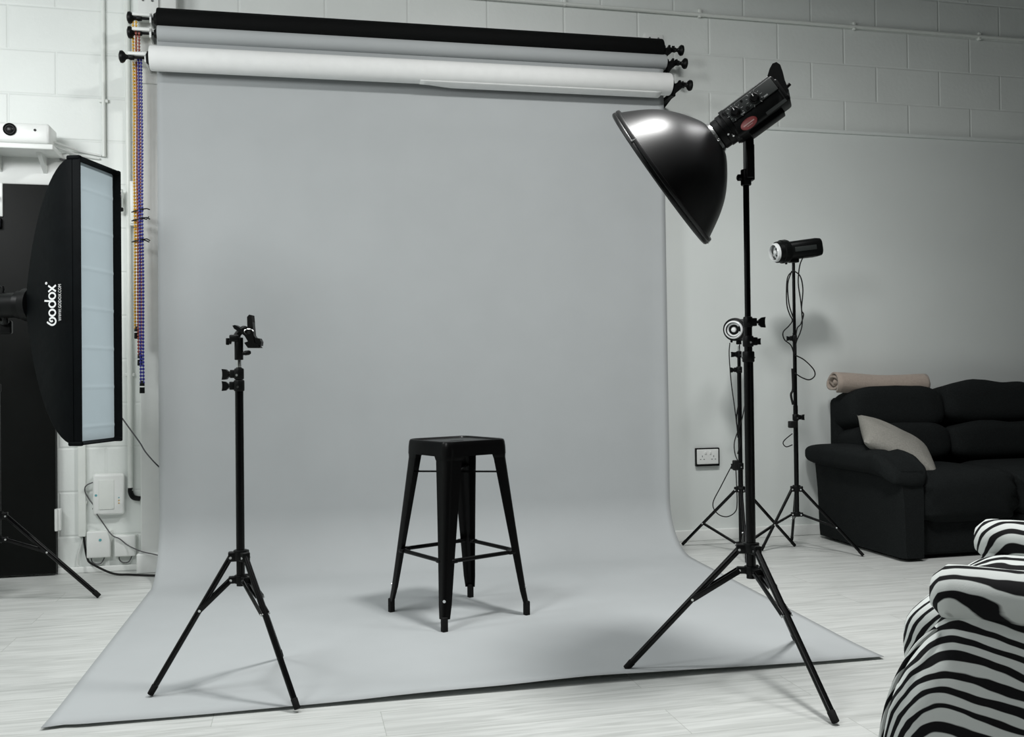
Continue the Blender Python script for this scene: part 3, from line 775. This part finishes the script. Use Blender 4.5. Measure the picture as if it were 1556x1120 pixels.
# smooth the profile
for _ in range(4): dense = [dense[0]] + [((x0+2*x1+x2)/4, (y0+2*y1+y2)/4) for (x0, y0), (x1, y1), (x2, y2) in zip(dense, dense[1:], dense[2:])] + [dense[-1]]
obj('outer_shell', MB().lathe(dense, APX, AX, 96, cap0=False, cap1=False), 'dish', ds, smooth=80)
obj('inner_shell', MB().lathe([(a+.003, r-.003) for a, r in dense], APX, AX, 96, cap0=False, cap1=False), 'dishin', ds, smooth=80, label='white inside of the dish')
obj('rim', MB().lathe([(.196, .250), (.196, .2585), (.200, .2610), (.206, .2615), (.209, .2590), (.212, .2615), (.219, .2620), (.223, .258), (.220, .250), (.206, .2475), (.196, .250)], APX, AX, 96, cap0=False, cap1=False), 'dish', ds, smooth=40)
obj('mount_ring', MB().lathe([(-.006, .042), (-.006, .050), (.004, .056), (.007, .060), (.009, .060)], APX, AX, 40, cap0=False, cap1=False), 'chrome', ds, label='thin bright mounting ring')
for an in (72, 192, 312):
    e = UX*math.cos(math.radians(an)) + TX*math.sin(math.radians(an))
    obj('rim_clip', MB().cyl(APX+AX*.197+e*.257, APX+AX*.214+e*.2635, .0026, n=10), 'chrome', ds)
obj('deflector', MB().lathe([(0, .002), (.004, .07), (.010, .085), (.012, .084)], APX+AX*.10, AX, 40), 'dishin', ds)

# small heads
def small_head(label, c, fwd, L, r, zpole, pole):
    f = V(fwd).normalized(); s = V((-f.y, f.x, 0)).normalized(); u = f.cross(s)*-1 if f.cross(s).z < 0 else f.cross(s)
    R = rotm(f, s, f.cross(s)); c = V(c)
    h = thing('flash_head', c, label, 'studio light', 'studio flash heads')
    b = MB()
    def ring(a, hw, hh, rr):
        o = []
        for cx, cy, a0 in ((1,1,0),(-1,1,90),(-1,-1,180),(1,-1,270)):
            for k in range(6):
                an = math.radians(a0+18*k); o.append(c + f*a + s*(cx*(hw-rr)+rr*math.cos(an)) + u*(cy*(hh-rr)+rr*math.sin(an)))
        return o
    w = r*.86
    b.loft([ring(-L*.62, w*.80, w*.80, w*.5), ring(-L*.60, w*.93, w*.93, w*.55), ring(-L*.50, w, w, w*.55), ring(L*.12, w*.95, w*.95, w*.6), ring(L*.14, w*.90, w*.90, w*.6)])
    obj('body', b, 'bplastic', h, smooth=40)
    for q in (-.45, .45): obj('side_trim', MB().box(c - f*(L*.2) + s*(w*.98)*(1 if q > 0 else -1), (L*.5, .004, w*.5), R, bev=.0015), 'panel', h)
    obj('rear_panel', MB().box(c-f*(L*.62), (.004, w*1.3, w*1.3), R, bev=.001), 'panel', h)
    obj('front_ring', MB().lathe([(L*.12, r*.80), (L*.13, r*1.02), (L*.17, r*1.08), (L*.27, r*1.08), (L*.28, r*1.0), (L*.37, r*.97), (L*.38, r*.90), (L*.34, r*.86)], c, f, 36), 'bplastic', h)
    obj('reflector', MB().lathe([(L*.345, r*.86), (L*.33, r*.80), (L*.30, r*.55), (L*.285, r*.3), (L*.28, .001)], c, f, 36, cap0=False), 'chrome', h, label='bright front reflector')
    fl = MB()
    for k in range(24):
        pass
    fl.tube([c+f*(L*.34)+(s*math.cos(t/20*1.7*PI+.6)+u*math.sin(t/20*1.7*PI+.6))*r*.58 for t in range(21)], r*.10, n=8)
    obj('flash_tube', fl, 'glass', h)
    obj('modelling_lamp', MB().lathe([(L*.28, r*.20), (L*.36, r*.26), (L*.42, r*.20), (L*.44, r*.05)], c, f, 20), 'glass', h)
    obj('glass_cover', MB().lathe([(L*.37, r*.87), (L*.43, r*.84), (L*.45, r*.76), (L*.445, r*.70), (L*.40, r*.72), (L*.372, r*.80)], c, f, 36, cap0=False, cap1=False), 'glass', h, label='pale glass rim of the lamp cover')
    pole = V(pole)
    ym = MB().cyl(V((pole.x, pole.y, zpole)), V((pole.x, pole.y, c.z-w*.9)), .015, .013, n=20, bev=.002)
    ym.box(V((pole.x, pole.y, c.z-w*1.02)), (.05, .04, .03), M.Rotation(math.atan2(f.y, f.x), 3, 'Z'), bev=.005)
    y_ = obj('yoke', ym, 'bplastic', h)
    kq = V((pole.x, pole.y, c.z-w*1.15))
    for sg in (1, -1): pass
    obj('tilt_knob', MB().cyl(kq, kq+kd*.036, .005, n=10).box(kq+kd*.040, (.012, .012, .034), M.Rotation(left_dir, 3, 'Z'), bev=.003), 'bplastic', y_)
    return h
rc = aty(1201, 380.5, RS.y)
small_head('small black flash head with a white lamp facing left, above the cable-wound stand', (RS.x-.005, RS.y, rc.z), (-1, -.02, -.135), .265, .060, 1.59, RS)
mc = aty(1123, 501, MBs.y)
small_head('small black flash head facing the camera, beside the tall dish light stand', (MBs.x-.012, MBs.y, mc.z+.004), (-.62, -.78, -.10), .20, .058, 1.140, MBs)

# cables on the two rear stands
Q = lambda pts, y: [aty(a, b, y+d) for a, b, d in [(p+(0,))[:3] for p in pts]]
solo('power_cable', MB().tube(Q([(1220, 391), (1215, 405), (1213, 430), (1217, 460), (1219, 490), (1216, 505), (1210, 520), (1208, 538)], RS.y-.03), .0035, smooth=8, n=8)
     .tube(Q([(1206, 411), (1197, 421), (1195, 445), (1196, 465), (1200, 478), (1204, 487), (1199, 495), (1190, 505), (1192, 516), (1202, 525), (1207, 540)], RS.y-.025), .0035, smooth=8, n=8)
     .tube(Q([(1206, 411), (1216, 420), (1220, 440), (1218, 470), (1221, 478), (1217, 492), (1211, 500), (1209, 520)], RS.y-.035), .0035, smooth=8, n=8)
     .tube(Q([(1203, 412), (1197, 432), (1199, 462), (1205, 482)], RS.y-.028), .0035, smooth=8, n=8)
     .tube(Q([(1209, 540), (1222, 547), (1236, 561), (1238, 571), (1230, 577), (1219, 574), (1208, 567)], RS.y-.03), .0035, smooth=8, n=8)
     .tube(Q([(1204, 560, -.0), (1205, 590), (1202, 600), (1205, 615)], RS.y-.022), .0065, smooth=8, n=8)
     .tube(Q([(1204, 659), (1193, 668), (1190, 674), (1195, 679), (1204, 676)], RS.y-.02), .003, smooth=8, n=8)
     .box(aty(1204.5, 645, RS.y-.026), (.046, .03, .038), bev=.006),
     'cable', 'black cable looped around the stand between the wall and the sofa', 'cable', loc=aty(1206, 540, RS.y-.03))
solo('power_cable', MB().tube(Q([(1109, 521), (1108, 540), (1111, 580), (1115, 610), (1117, 625), (1120, 650), (1121, 665)], MBs.y-.04), .003, smooth=8, n=8)
     .tube(Q([(1133, 560), (1133, 600), (1129, 630), (1123, 650), (1116, 672), (1117, 690), (1122, 702)], MBs.y-.035), .003, smooth=8, n=8)
     .tube(Q([(1116, 700), (1108, 715), (1094, 742), (1084, 762), (1085, 774), (1094, 783), (1106, 785), (1117, 778), (1120, 765), (1119, 730), (1118, 712)], MBs.y-.05), .003, smooth=8, n=8)
     .tube(Q([(1122, 615), (1119, 640), (1125, 670), (1121, 690)], MBs.y-.03), .004, smooth=8, n=8)
     .box(aty(1117.5, 707, MBs.y-.045), (.03, .024, .055), bev=.006),
     'cable', 'black cable looping from the camera-facing flash head down its stand', 'cable', loc=aty(1118, 700, MBs.y-.04))

# ------------------------------------------------------------------ softbox
n_ = V((.938, -.346, 0)).normalized(); wd = V((.346, .938, 0)).normalized()
FC = V((.130, -.868, 1.308)); HH, HW = .5965, .156
sx_ = thing('softbox', FC, 'tall black strip softbox with a white front at the left edge', 'softbox')
LIP = .036
def hs(s):
    # half height behind the lip
    t = max(0., min(1., s/.285)); return HH*(1-t**1.75)**.86*(.86)+HH*.14*(1-t**6)
def ws(s):
    t = max(0., min(1., s/.285)); return .048 + (HW-.048)*(1-t**1.6)
def sec(s, h, w): 
    c = FC - n_*(LIP+s)
    r = min(.01, h*.4, w*.4)
    o = []
    for cx, cy, a0 in ((1,1,0),(-1,1,90),(-1,-1,180),(1,-1,270)):
        for k in range(3):
            an = math.radians(a0+45*k); o.append(c + wd*(cx*(w-r)+r*math.cos(an)) + V((0,0,cy*(h-r)+r*math.sin(an))))
    return o
nS = 22
rings = []
for k in range(nS+1):
    s = .285*(1-(1-k/nS)**1.6) if False else .285*math.sin(k/nS*PI/2)
    rings.append(sec(s, max(hs(s), .05), ws(s)))
# subdivide every panel along its height with seams bowed slightly
obj('shell', MB().loft(rings, cap0=False), 'nylon', sx_, smooth=50)
def frame_ring(a, h, w, r=.010):
    c = FC - n_*a; o = []
    for cx, cy, a0 in ((1,1,0),(-1,1,90),(-1,-1,180),(1,-1,270)):
        for k in range(4):
            an = math.radians(a0+30*k); o.append(c + wd*(cx*(w-r)+r*math.cos(an)) + V((0,0,cy*(h-r)+r*math.sin(an))))
    return o
lip = MB().loft([frame_ring(LIP, HH-.002, HW-.002), frame_ring(.004, HH, HW), frame_ring(0, HH-.001, HW-.001), frame_ring(0, HH-.006, HW-.006), frame_ring(LIP-.004, HH-.014, HW-.014, .006), frame_ring(LIP, HH-.016, HW-.016, .006)], cap0=False, cap1=False)
obj('front_lip', lip, 'nylon', sx_, smooth=40)
def dif(u, v):
    a, b2 = (u-.5)*2, (v-.5)*2
    bul = .006*(1-a*a)*(1-b2**4) + .0015*math.exp(-((((v*7.0+.15) % 1)-.5)/.035)**2)
    return FC - n_*(LIP-.004-bul) + wd*(a*(HW-.013)) + V((0, 0, b2*(HH-.013)+.012*a*a*0))
obj('diffuser', MB().grid(dif, 16, 210), 'diffuser', sx_, smooth=70, label='white diffusion cloth')
ringp = FC - n_*(LIP+.285)
obj('speed_ring', MB().lathe([(-.030, .045), (-.028, .072), (.004, .074), (.010, .060)], ringp, n_, 30), 'bplastic', sx_)
for cx, cy in ((1,1),(-1,1),(-1,-1),(1,-1)):
    o_ = FC - n_*LIP + wd*(cx*HW) + V((0,0,cy*HH))
    obj('corner_tab', MB().box(FC - n_*.03 + wd*(cx*(HW-.008)) + V((0,0,cy*(HH-.006))), (.06, .022, .018), rotm(n_, wd, V((0,0,1))), bev=.006), 'nylon', sx_)
# logo on the camera side panel: strokes laid out along z, mapped on the panel
def panel_pt(sa, z):
    # sa: distance behind the lip along -n
    return FC - n_*(LIP+sa) - wd*(ws(sa)+.0012) + V((0,0,z-FC.z))
lz0 = aty(77, 494, -1.0).z; lz1 = aty(77, 431, -1.0).z
LS = (lz1-lz0)/5.02     # letter unit: one x-height wide letter
def solve_s(px):
    lo, hi = 0., .28
    for _ in range(40):
        m_ = (lo+hi)/2; q = panel_pt(m_, 1.3); w_ = q-CAM; x = 778+FPX*w_.dot(CR)/w_.dot(CF)
        if x < px: hi = m_
        else: lo = m_
    return lo
s_base, s_top = solve_s(85), solve_s(72.5)
def LP(x, y): return panel_pt(s_base + (s_top-s_base)*y, lz0 + x*LS)   # x along the word, y up in letter heights
def stroke(b, pts, w, closed=False):
    pts = [V((p[0], p[1], 0)) for p in pts]; n = len(pts); L, R = [], []
    asp = LS/abs(s_top-s_base)
    for i in range(n):
        if closed: d = pts[(i+1) % n]-pts[i-1]
        else: d = pts[min(i+1, n-1)]-pts[max(i-1, 0)]
        d = V((d.x*LS, d.y*(s_base-s_top)*-1, 0)); d.y = abs(s_top-s_base)*((pts[(i+1) % n]-pts[i-1]).y if closed else (pts[min(i+1, n-1)]-pts[max(i-1, 0)]).y)
        d.normalize(); nn = V((-d.y, d.x, 0))*(w/2)
        L.append(V((pts[i].x+nn.x/LS, pts[i].y+nn.y/abs(s_top-s_base), 0))); R.append(V((pts[i].x-nn.x/LS, pts[i].y-nn.y/abs(s_top-s_base), 0)))
    lv = [b.bm.verts.new(LP(p.x, p.y)) for p in L]; rv = [b.bm.verts.new(LP(p.x, p.y)) for p in R]
    for i in range(n if closed else n-1):
        j = (i+1) % n; b.bm.faces.new((lv[i], lv[j], rv[j], rv[i]))
lg = MB(); W_ = LS*.235
def circ(cx, cy, rx, ry, a0=0, a1=360, n=30): return [(cx+rx*math.cos(math.radians(a0+(a1-a0)*k/n)), cy+ry*math.sin(math.radians(a0+(a1-a0)*k/n))) for k in range(n+(0 if abs(a1-a0) >= 360 else 1))]
stroke(lg, [(.50, 1.10), (.36, .95)] + circ(.55, .45, .45, .42, 140, 385) + [(.86, .76), (.72, .76), (.58, .66), (.54, .50), (.62, .38)], W_)
for cx in (1.60, 2.66, 3.66): stroke(lg, circ(cx, .45, .38, .38), W_, True)
stroke(lg, [(3.04, .35), (3.05, .8), (3.13, 1.42)], W_*.95)
stroke(lg, [(4.20, .0), (4.95, .92)], W_); stroke(lg, [(4.20, .92), (4.95, .0)], W_)
stroke(lg, circ(5.28, 1.18, .10, .10, n=14), W_*.55, True)
bmesh.ops.solidify(lg.bm, geom=lg.bm.faces[:], thickness=.0006)
obj('logo', lg, 'print', sx_, smooth=0)
fc = bpy.data.curves.new('t', 'FONT'); fc.body = 'WWW.GODOX.COM'; fc.resolution_u = 2
fo = bpy.data.objects.new('t', fc); COL.objects.link(fo)
dg = bpy.context.evaluated_depsgraph_get(); dg.update()
tm = bpy.data.meshes.new_from_object(fo.evaluated_get(dg)); bpy.data.objects.remove(fo)
tb = bmesh.new(); tb.from_mesh(tm)
x0 = min(v.co.x for v in tb.verts); x1 = max(v.co.x for v in tb.verts); y1 = max(v.co.y for v in tb.verts)
s0, s1 = solve_s(93), solve_s(88.5); za, zb = aty(90, 487, -1.0).z, aty(90, 431, -1.0).z
for v in tb.verts: v.co = panel_pt(s0+(s1-s0)*v.co.y/y1, za+(zb-za)*(v.co.x-x0)/(x1-x0))
obj('web_address', tb, 'print', sx_, smooth=0)
# flash head behind it
fh = thing('flash_head', V((SBs.x, SBs.y, 1.31)), 'black flash head behind the tall softbox, cut by the picture edge', 'studio light', 'studio flash heads')
p0 = ringp - n_*.030
obj('body', MB().lathe([(0, .058), (.03, .062), (.035, .055), (.26, .055), (.27, .045)], p0, -n_, 30), 'bplastic', fh)
obj('handle', MB().tube([p0-n_*.24+V((0,0,.05)), p0-n_*.25+V((0,0,.085)), p0-n_*.12+V((0,0,.085)), p0-n_*.11+V((0,0,.05))], .008, smooth=4), 'bplastic', fh)
yb = MB().cyl(V((SBs.x, SBs.y, 1.22)), V((SBs.x, SBs.y, 1.30)), .019, n=20, bev=.003)
hq = p0-n_*.10
yb.tube([V((SBs.x, SBs.y, 1.25)), V((SBs.x+.05, SBs.y-.05, 1.235)), V((hq.x, hq.y, 1.265))], .014, smooth=5)
yb.box(V((SBs.x+.045, SBs.y-.02, 1.215)), (.05, .03, .06), bev=.008)
obj('yoke', yb, 'bplastic', fh)

# ------------------------------------------------------------------ sofa
sf_ = thing('sofa', (4.9, -.5, 0), 'charcoal fabric sofa against the back wall at the right edge', 'sofa')
X0, X1 = 3.955, 6.05
def wr(amp, sc=9., seed=0.):
    def f(p): return p*(1+amp*noise.noise(V((p.x*sc+seed, p.y*sc, p.z*sc))))
    return f
obj('base', MB().box(((X0+X1)/2+.03, -.50, .115), (X1-X0-.10, .76, .19), bev=.02), 'sofa', sf_)
obj('plinth', MB().box(((X0+X1)/2+.02, -.48, .014), (X1-X0-.12, .70, .028)), 'rubber', sf_)
for s, xa in ((1, X0), (-1, X1)):
    # outer arm panel, slightly tapered
    A = []
    for z, dx, dy in ((.018, .0, .0), (.06, -.004, .0), (.30, -.014, .004), (.47, -.030, .0)):
        xo, xi = xa+s*dx, xa+s*.135
        y0, y1 = -.120, -.925-dy
        A.append([V((xo+s*.02, y0, z)), V((xo, y0-.03, z)), V((xo, (y0+y1)/2, z)), V((xo+s*.005, y1+.03, z)), V((xo+s*.025, y1, z)), V((xi-s*.01, y1, z)), V((xi, y1+.02, z)), V((xi, y0, z))])
    obj('arm_panel', MB().loft(A), 'sofa', sf_, smooth=40)
    def armfn(p, s=s):
        # roll the pad down at its front, ripple where it is gathered
        t = max(0., (-p.y-.24)/.20); q = p.copy()
        q.z -= .085*t*t
        q.z += .007*math.sin(p.x*70+p.y*30)*max(0., min(1., (-p.y-.16)/.12))
        q.x += .004*math.sin(p.y*90)*max(0., min(1., (-p.y-.2)/.1))
        return q
    obj('arm_pad', MB().puff((xa+s*.048, -.500, .500), (.265, .88, .135), .62, .38, nu=64, nv=28, fn=armfn), 'sofa', sf_, smooth=80)
segs = [(4.065, 4.690), (4.690, 5.330), (5.330, 5.955)]
for i, (a, b) in enumerate(segs):
    cx, w = (a+b)/2, b-a
    def seatfn(p, w=w, i=i):
        q = p.copy(); t = max(0., min(1., (-p.y-.05)/.3))
        e = max(0., (abs(p.x)-w*.28)/(w*.22))
        q.y += .024*t*e*math.sin(p.z*85 + p.x*30)*(1 if p.y < 0 else 0)
        q.z += .010*t*e*math.sin(p.y*50 + p.x*45)
        return q
    obj('seat_cushion', MB().puff((cx, -.615, .315), (w*1.02, .64, .300), .50, .30, nu=64, nv=30, fn=seatfn), 'sofa', sf_, smooth=80)
    tz = .0 if i == 0 else .028
    def bfn(p, i=i):
        q = p.copy(); q.z += .010*math.cos(p.x*(17 if i else 6)+i)*max(0, p.z)/.12; q.y += .008*noise.noise(V((p.x*8, p.z*8, i))); return q
    R = M.Rotation(math.radians(-9), 3, 'X')
    obj('back_cushion', MB().puff((cx, -.215, .755+tz), (w*1.02, .26, .265), .55, .34, R, nu=56, nv=26, fn=bfn), 'sofa', sf_, smooth=80)
    obj('lumbar_cushion', MB().puff((cx, -.265, .555), (w*1.02, .27, .240), .55, .34, R, nu=56, nv=26, fn=bfn), 'sofa', sf_, smooth=80)
obj('back_frame', MB().box(((4.05+5.95)/2, -.125, .47), (1.86, .12, .72), bev=.035), 'sofa', sf_)
# rolled blanket on the sofa back
def spiral():
    pts = []
    for k in range(0, 76):
        t = k/75; a = t*2*PI*2.35 + 2.1; r = .018 + .052*t
        pts.append((a, r))
    return pts
bl_ = MB(); sp = spiral()
BC = V((0, -.205, .924))
xs = [4.018 + .610*k/24 for k in range(25)]
def bpt(x, a, r, k):
    f = 1 + .05*noise.noise(V((x*7, a*.7, 2))); 
    sag = -.012*(1-math.cos((x-4.03)/.61*2*PI))*.5
    sl = -.018*(x-4.03)/.61
    return V((x + .010*math.sin(a*1.5)*(1 if k in (0, 24) else 0), BC.y + 1.18*r*f*math.cos(a), BC.z + .98*r*f*math.sin(a) + sag + sl))
bl_.loft([[bpt(x, a, r, k) for a, r in sp] for k, x in enumerate(xs)], close=False)
o = solo('blanket', bl_, 'blanket', 'blush pink rolled blanket lying on the sofa back', 'blanket', loc=(4.33, -.205, .87), smooth=80)
md = o.modifiers.new('thickness', 'SOLIDIFY'); md.thickness = .013; md.offset = -1
# cushion
def pillow(size, th):
    b = MB(); N = 26
    for sg in (1, -1):
        def f(u, v):
            a, c = u*2-1, v*2-1
            k = 1 - .07*(1-a*a)*abs(c)**2.5 ; k2 = 1 - .07*(1-c*c)*abs(a)**2.5
            t = max(0., (1-a*a)*(1-c*c))**.42
            t *= 1+.12*noise.noise(V((a*2.3, c*2.3, sg)))
            return V((a*size/2*k2, c*size/2*k, sg*th/2*t))
        b.grid(f, N, N)
    return b
pb = pillow(.43, .15)
e1 = (V((.80, -.28, -.44))).normalized(); e2 = V((.30, .86, .36)); e2 = (e2-e1*e2.dot(e1)).normalized(); e3 = e1.cross(e2)
PC = aty(1362, 677, -.60)
pb.bm.transform(M.Translation(PC) @ rotm(e1, e2, e3).to_4x4())
solo('cushion', pb, 'beige', 'beige scatter cushion slumped between the sofa arm and seat', 'cushion', loc=PC, smooth=80)

# ------------------------------------------------------------------ zebra armchair
cfwd = (CR*-.80 + fw*.60); cfwd.z = 0; cfwd.normalize()
CA = math.atan2(cfwd.y, cfwd.x)
q = CAM + CF*1.83 + CR*((1418-778)/FPX*1.83)
CO = V((q.x, q.y, 0))
ch = thing('armchair', CO, 'zebra print armchair in the near right corner', 'armchair', rz=CA)
# local frame: x forward, y to the sitter's left (towards the camera), z up.  origin: front end of the near arm
AZ = .596
def side_panel(yo, yi, sgn):
    # arm panel that swells forward and outward below the roll
    rings = []
    prof2 = [(0.03, .092, .060), (.10, .104, .066), (.22, .104, .066), (.32, .086, .058), (.40, .052, .044), (.45, .020, .024), (.490, -.004, .006), (.520, -.02, .0)]
    for z, fx, bul in prof2:
        xf = fx; xb = -.80
        o1 = yo + sgn*bul
        r = .045
        ring = []
        for cxx, cyy, a0 in ((xf-r, o1-sgn*r, 0), ):
            pass
        # outline, going round the panel
        pts = [(xb, yi), (xf-.025, yi), (xf-.008, yi+sgn*.007), (xf, yi+sgn*.028)]
        for k in range(7):
            a = PI/2*k/6; pts.append((xf-.075+.075*math.cos(a), o1-sgn*.075+sgn*.075*math.sin(a)))
        for k in range(1, 7): pts.append((xf-.075-(xf-.075-xb)*k/6, o1 - sgn*.012*(k/6)))
        ring = [V((x, y, z)) for x, y in pts]
        rings.append(ring)
    return rings
SEP = .71
for sgn, y0, XO, ZO in ((1, 0., 0., 0.), (-1, -SEP, .052, -.004)):
    SH_ = M.Translation((XO, 0, ZO))
    yo, yi = y0+sgn*.055, y0-sgn*.075
    pm = MB().loft(side_panel(yo, yi, sgn)); pm.bm.transform(SH_)
    pnl = obj('arm_panel', pm, 'zebra', ch, local=True, smooth=50)
    rl = MB()
    ringsx = []
    for k in range(41):
        t = k/40; x = .004 - .83*t
        d = min(t, 1-t)*.83; e = math.sqrt(max(0., 1-(1-min(1., d/.030))**2))
        sc_r = .62 + .38*e; ww, hh_ = .074*sc_r, .050*sc_r
        wob = .004*noise.noise(V((x*5, y0, 1)))
        ringsx.append([V((x, y0 - sgn*.004 + ww*math.copysign(abs(math.cos(2*PI*i/32))**.85, math.cos(2*PI*i/32)), AZ-.050+wob + hh_*math.copysign(abs(math.sin(2*PI*i/32))**.85, math.sin(2*PI*i/32)))) for i in range(32)])
    rl.loft(ringsx)
    rl.bm.transform(SH_)
    pd_ = obj('arm_pad', rl, 'zebra', ch, local=True, smooth=80)
    # piping along the front seam of the panel
    pp = MB().tube([(.078, yo+sgn*.038, .05), (.086, yo+sgn*.044, .16), (.084, yo+sgn*.042, .26), (.064, yo+sgn*.034, .36), (.028, yo+sgn*.016, .44), (-.010, yo-sgn*.002, .485)], .0045, n=8, smooth=6)
    pp.bm.transform(SH_)
    obj('piping', pp, 'zebra', pnl, local=True)
obj('seat_base', MB().box((-.37, -SEP/2, .17), (.78, SEP-.16, .28), bev=.03), 'zebra', ch, local=True)
def sfn(p):
    q = p.copy(); q.z -= .03*max(0., (p.x-.30)/.12)**2; return q
obj('seat_cushion', MB().puff((-.335, -SEP/2, .440), (.86, SEP-.10, .19), .50, .18, nu=64, nv=24, fn=sfn), 'zebra', ch, local=True, smooth=80)
Rb = M.Rotation(math.radians(-12), 3, 'Y')
obj('backrest', MB().puff((-.80, -SEP/2, .60), (.22, SEP+.10, .92), .45, .30, Rb, nu=56, nv=30), 'zebra', ch, local=True, smooth=80)
for x in (-.02, -.74):
    for y in (.0, -SEP): obj('leg', MB().cyl((x, y, 0), (x, y, .05), .02, .026, n=14), 'bplastic', ch, local=True)

# ------------------------------------------------------------------ light
def area(name, loc, target, size, energy, col=(1, 1, 1), spread=180):
    l = bpy.data.lights.new(name, 'AREA'); l.spread = math.radians(spread); l.energy = energy; l.color = col; l.size = size
    o = bpy.data.objects.new(name, l); COL.objects.link(o); o.location = loc
    o.rotation_euler = (V(target)-V(loc)).to_track_quat('-Z', 'Y').to_euler()
    return o
LAMPS = [   # lamps out of frame, plus two fills added only for brightness
    ('ceiling_lamp_key', (2.25, -2.50, 3.55), (2.20, -2.45, 0), .42, 82, (1, 1, .985), 172),
    ('fill_light_right', (3.6, -2.2, 3.6), (3.6, -2.2, 0), .5, 14, (1, 1, 1), 110),  # added downward fill, balances floor against wall; no lamp known here
    ('ceiling_lamp_left', (.2, -2.4, 3.6), (.2, -2.4, 0), .6, 18, (.98, 1, 1), 120),
    ('wall_lamp_front', (-.8, -3.8, 2.8), (.3, 0, 2.0), .7, 34, (.98, 1, 1), 180),
    ('fill_light_left', (-1.2, -1.8, 2.6), (.0, 0, 1.2), .6, 22, (.98, 1, 1), 180),  # added fill that lifts the left wall, not a real fixture
]
for q in LAMPS: area(*q)
w = bpy.data.worlds.new('world'); SC.world = w; w.use_nodes = True
bg = w.node_tree.nodes['Background']; bg.inputs['Color'].default_value = (.78, .86, .90, 1); bg.inputs['Strength'].default_value = .0  #WS

# ------------------------------------------------------------------ camera
cd_ = bpy.data.cameras.new('camera'); co_ = bpy.data.objects.new('camera', cd_); COL.objects.link(co_)
cd_.sensor_fit = 'HORIZONTAL'; cd_.sensor_width = 36; cd_.lens = FPX/1556*36; cd_.clip_start = .05
mw = rotm(CR, CU, -CF).to_4x4(); mw.translation = CAM; co_.matrix_world = mw
SC.camera = co_
SC.view_settings.view_transform = 'Standard'; SC.view_settings.look = 'None'; SC.view_settings.gamma = 1; SC.view_settings.exposure = -.02
SC.view_settings.use_curve_mapping = False
SC.cycles.use_denoising = True
SC.cycles.max_bounces = 8
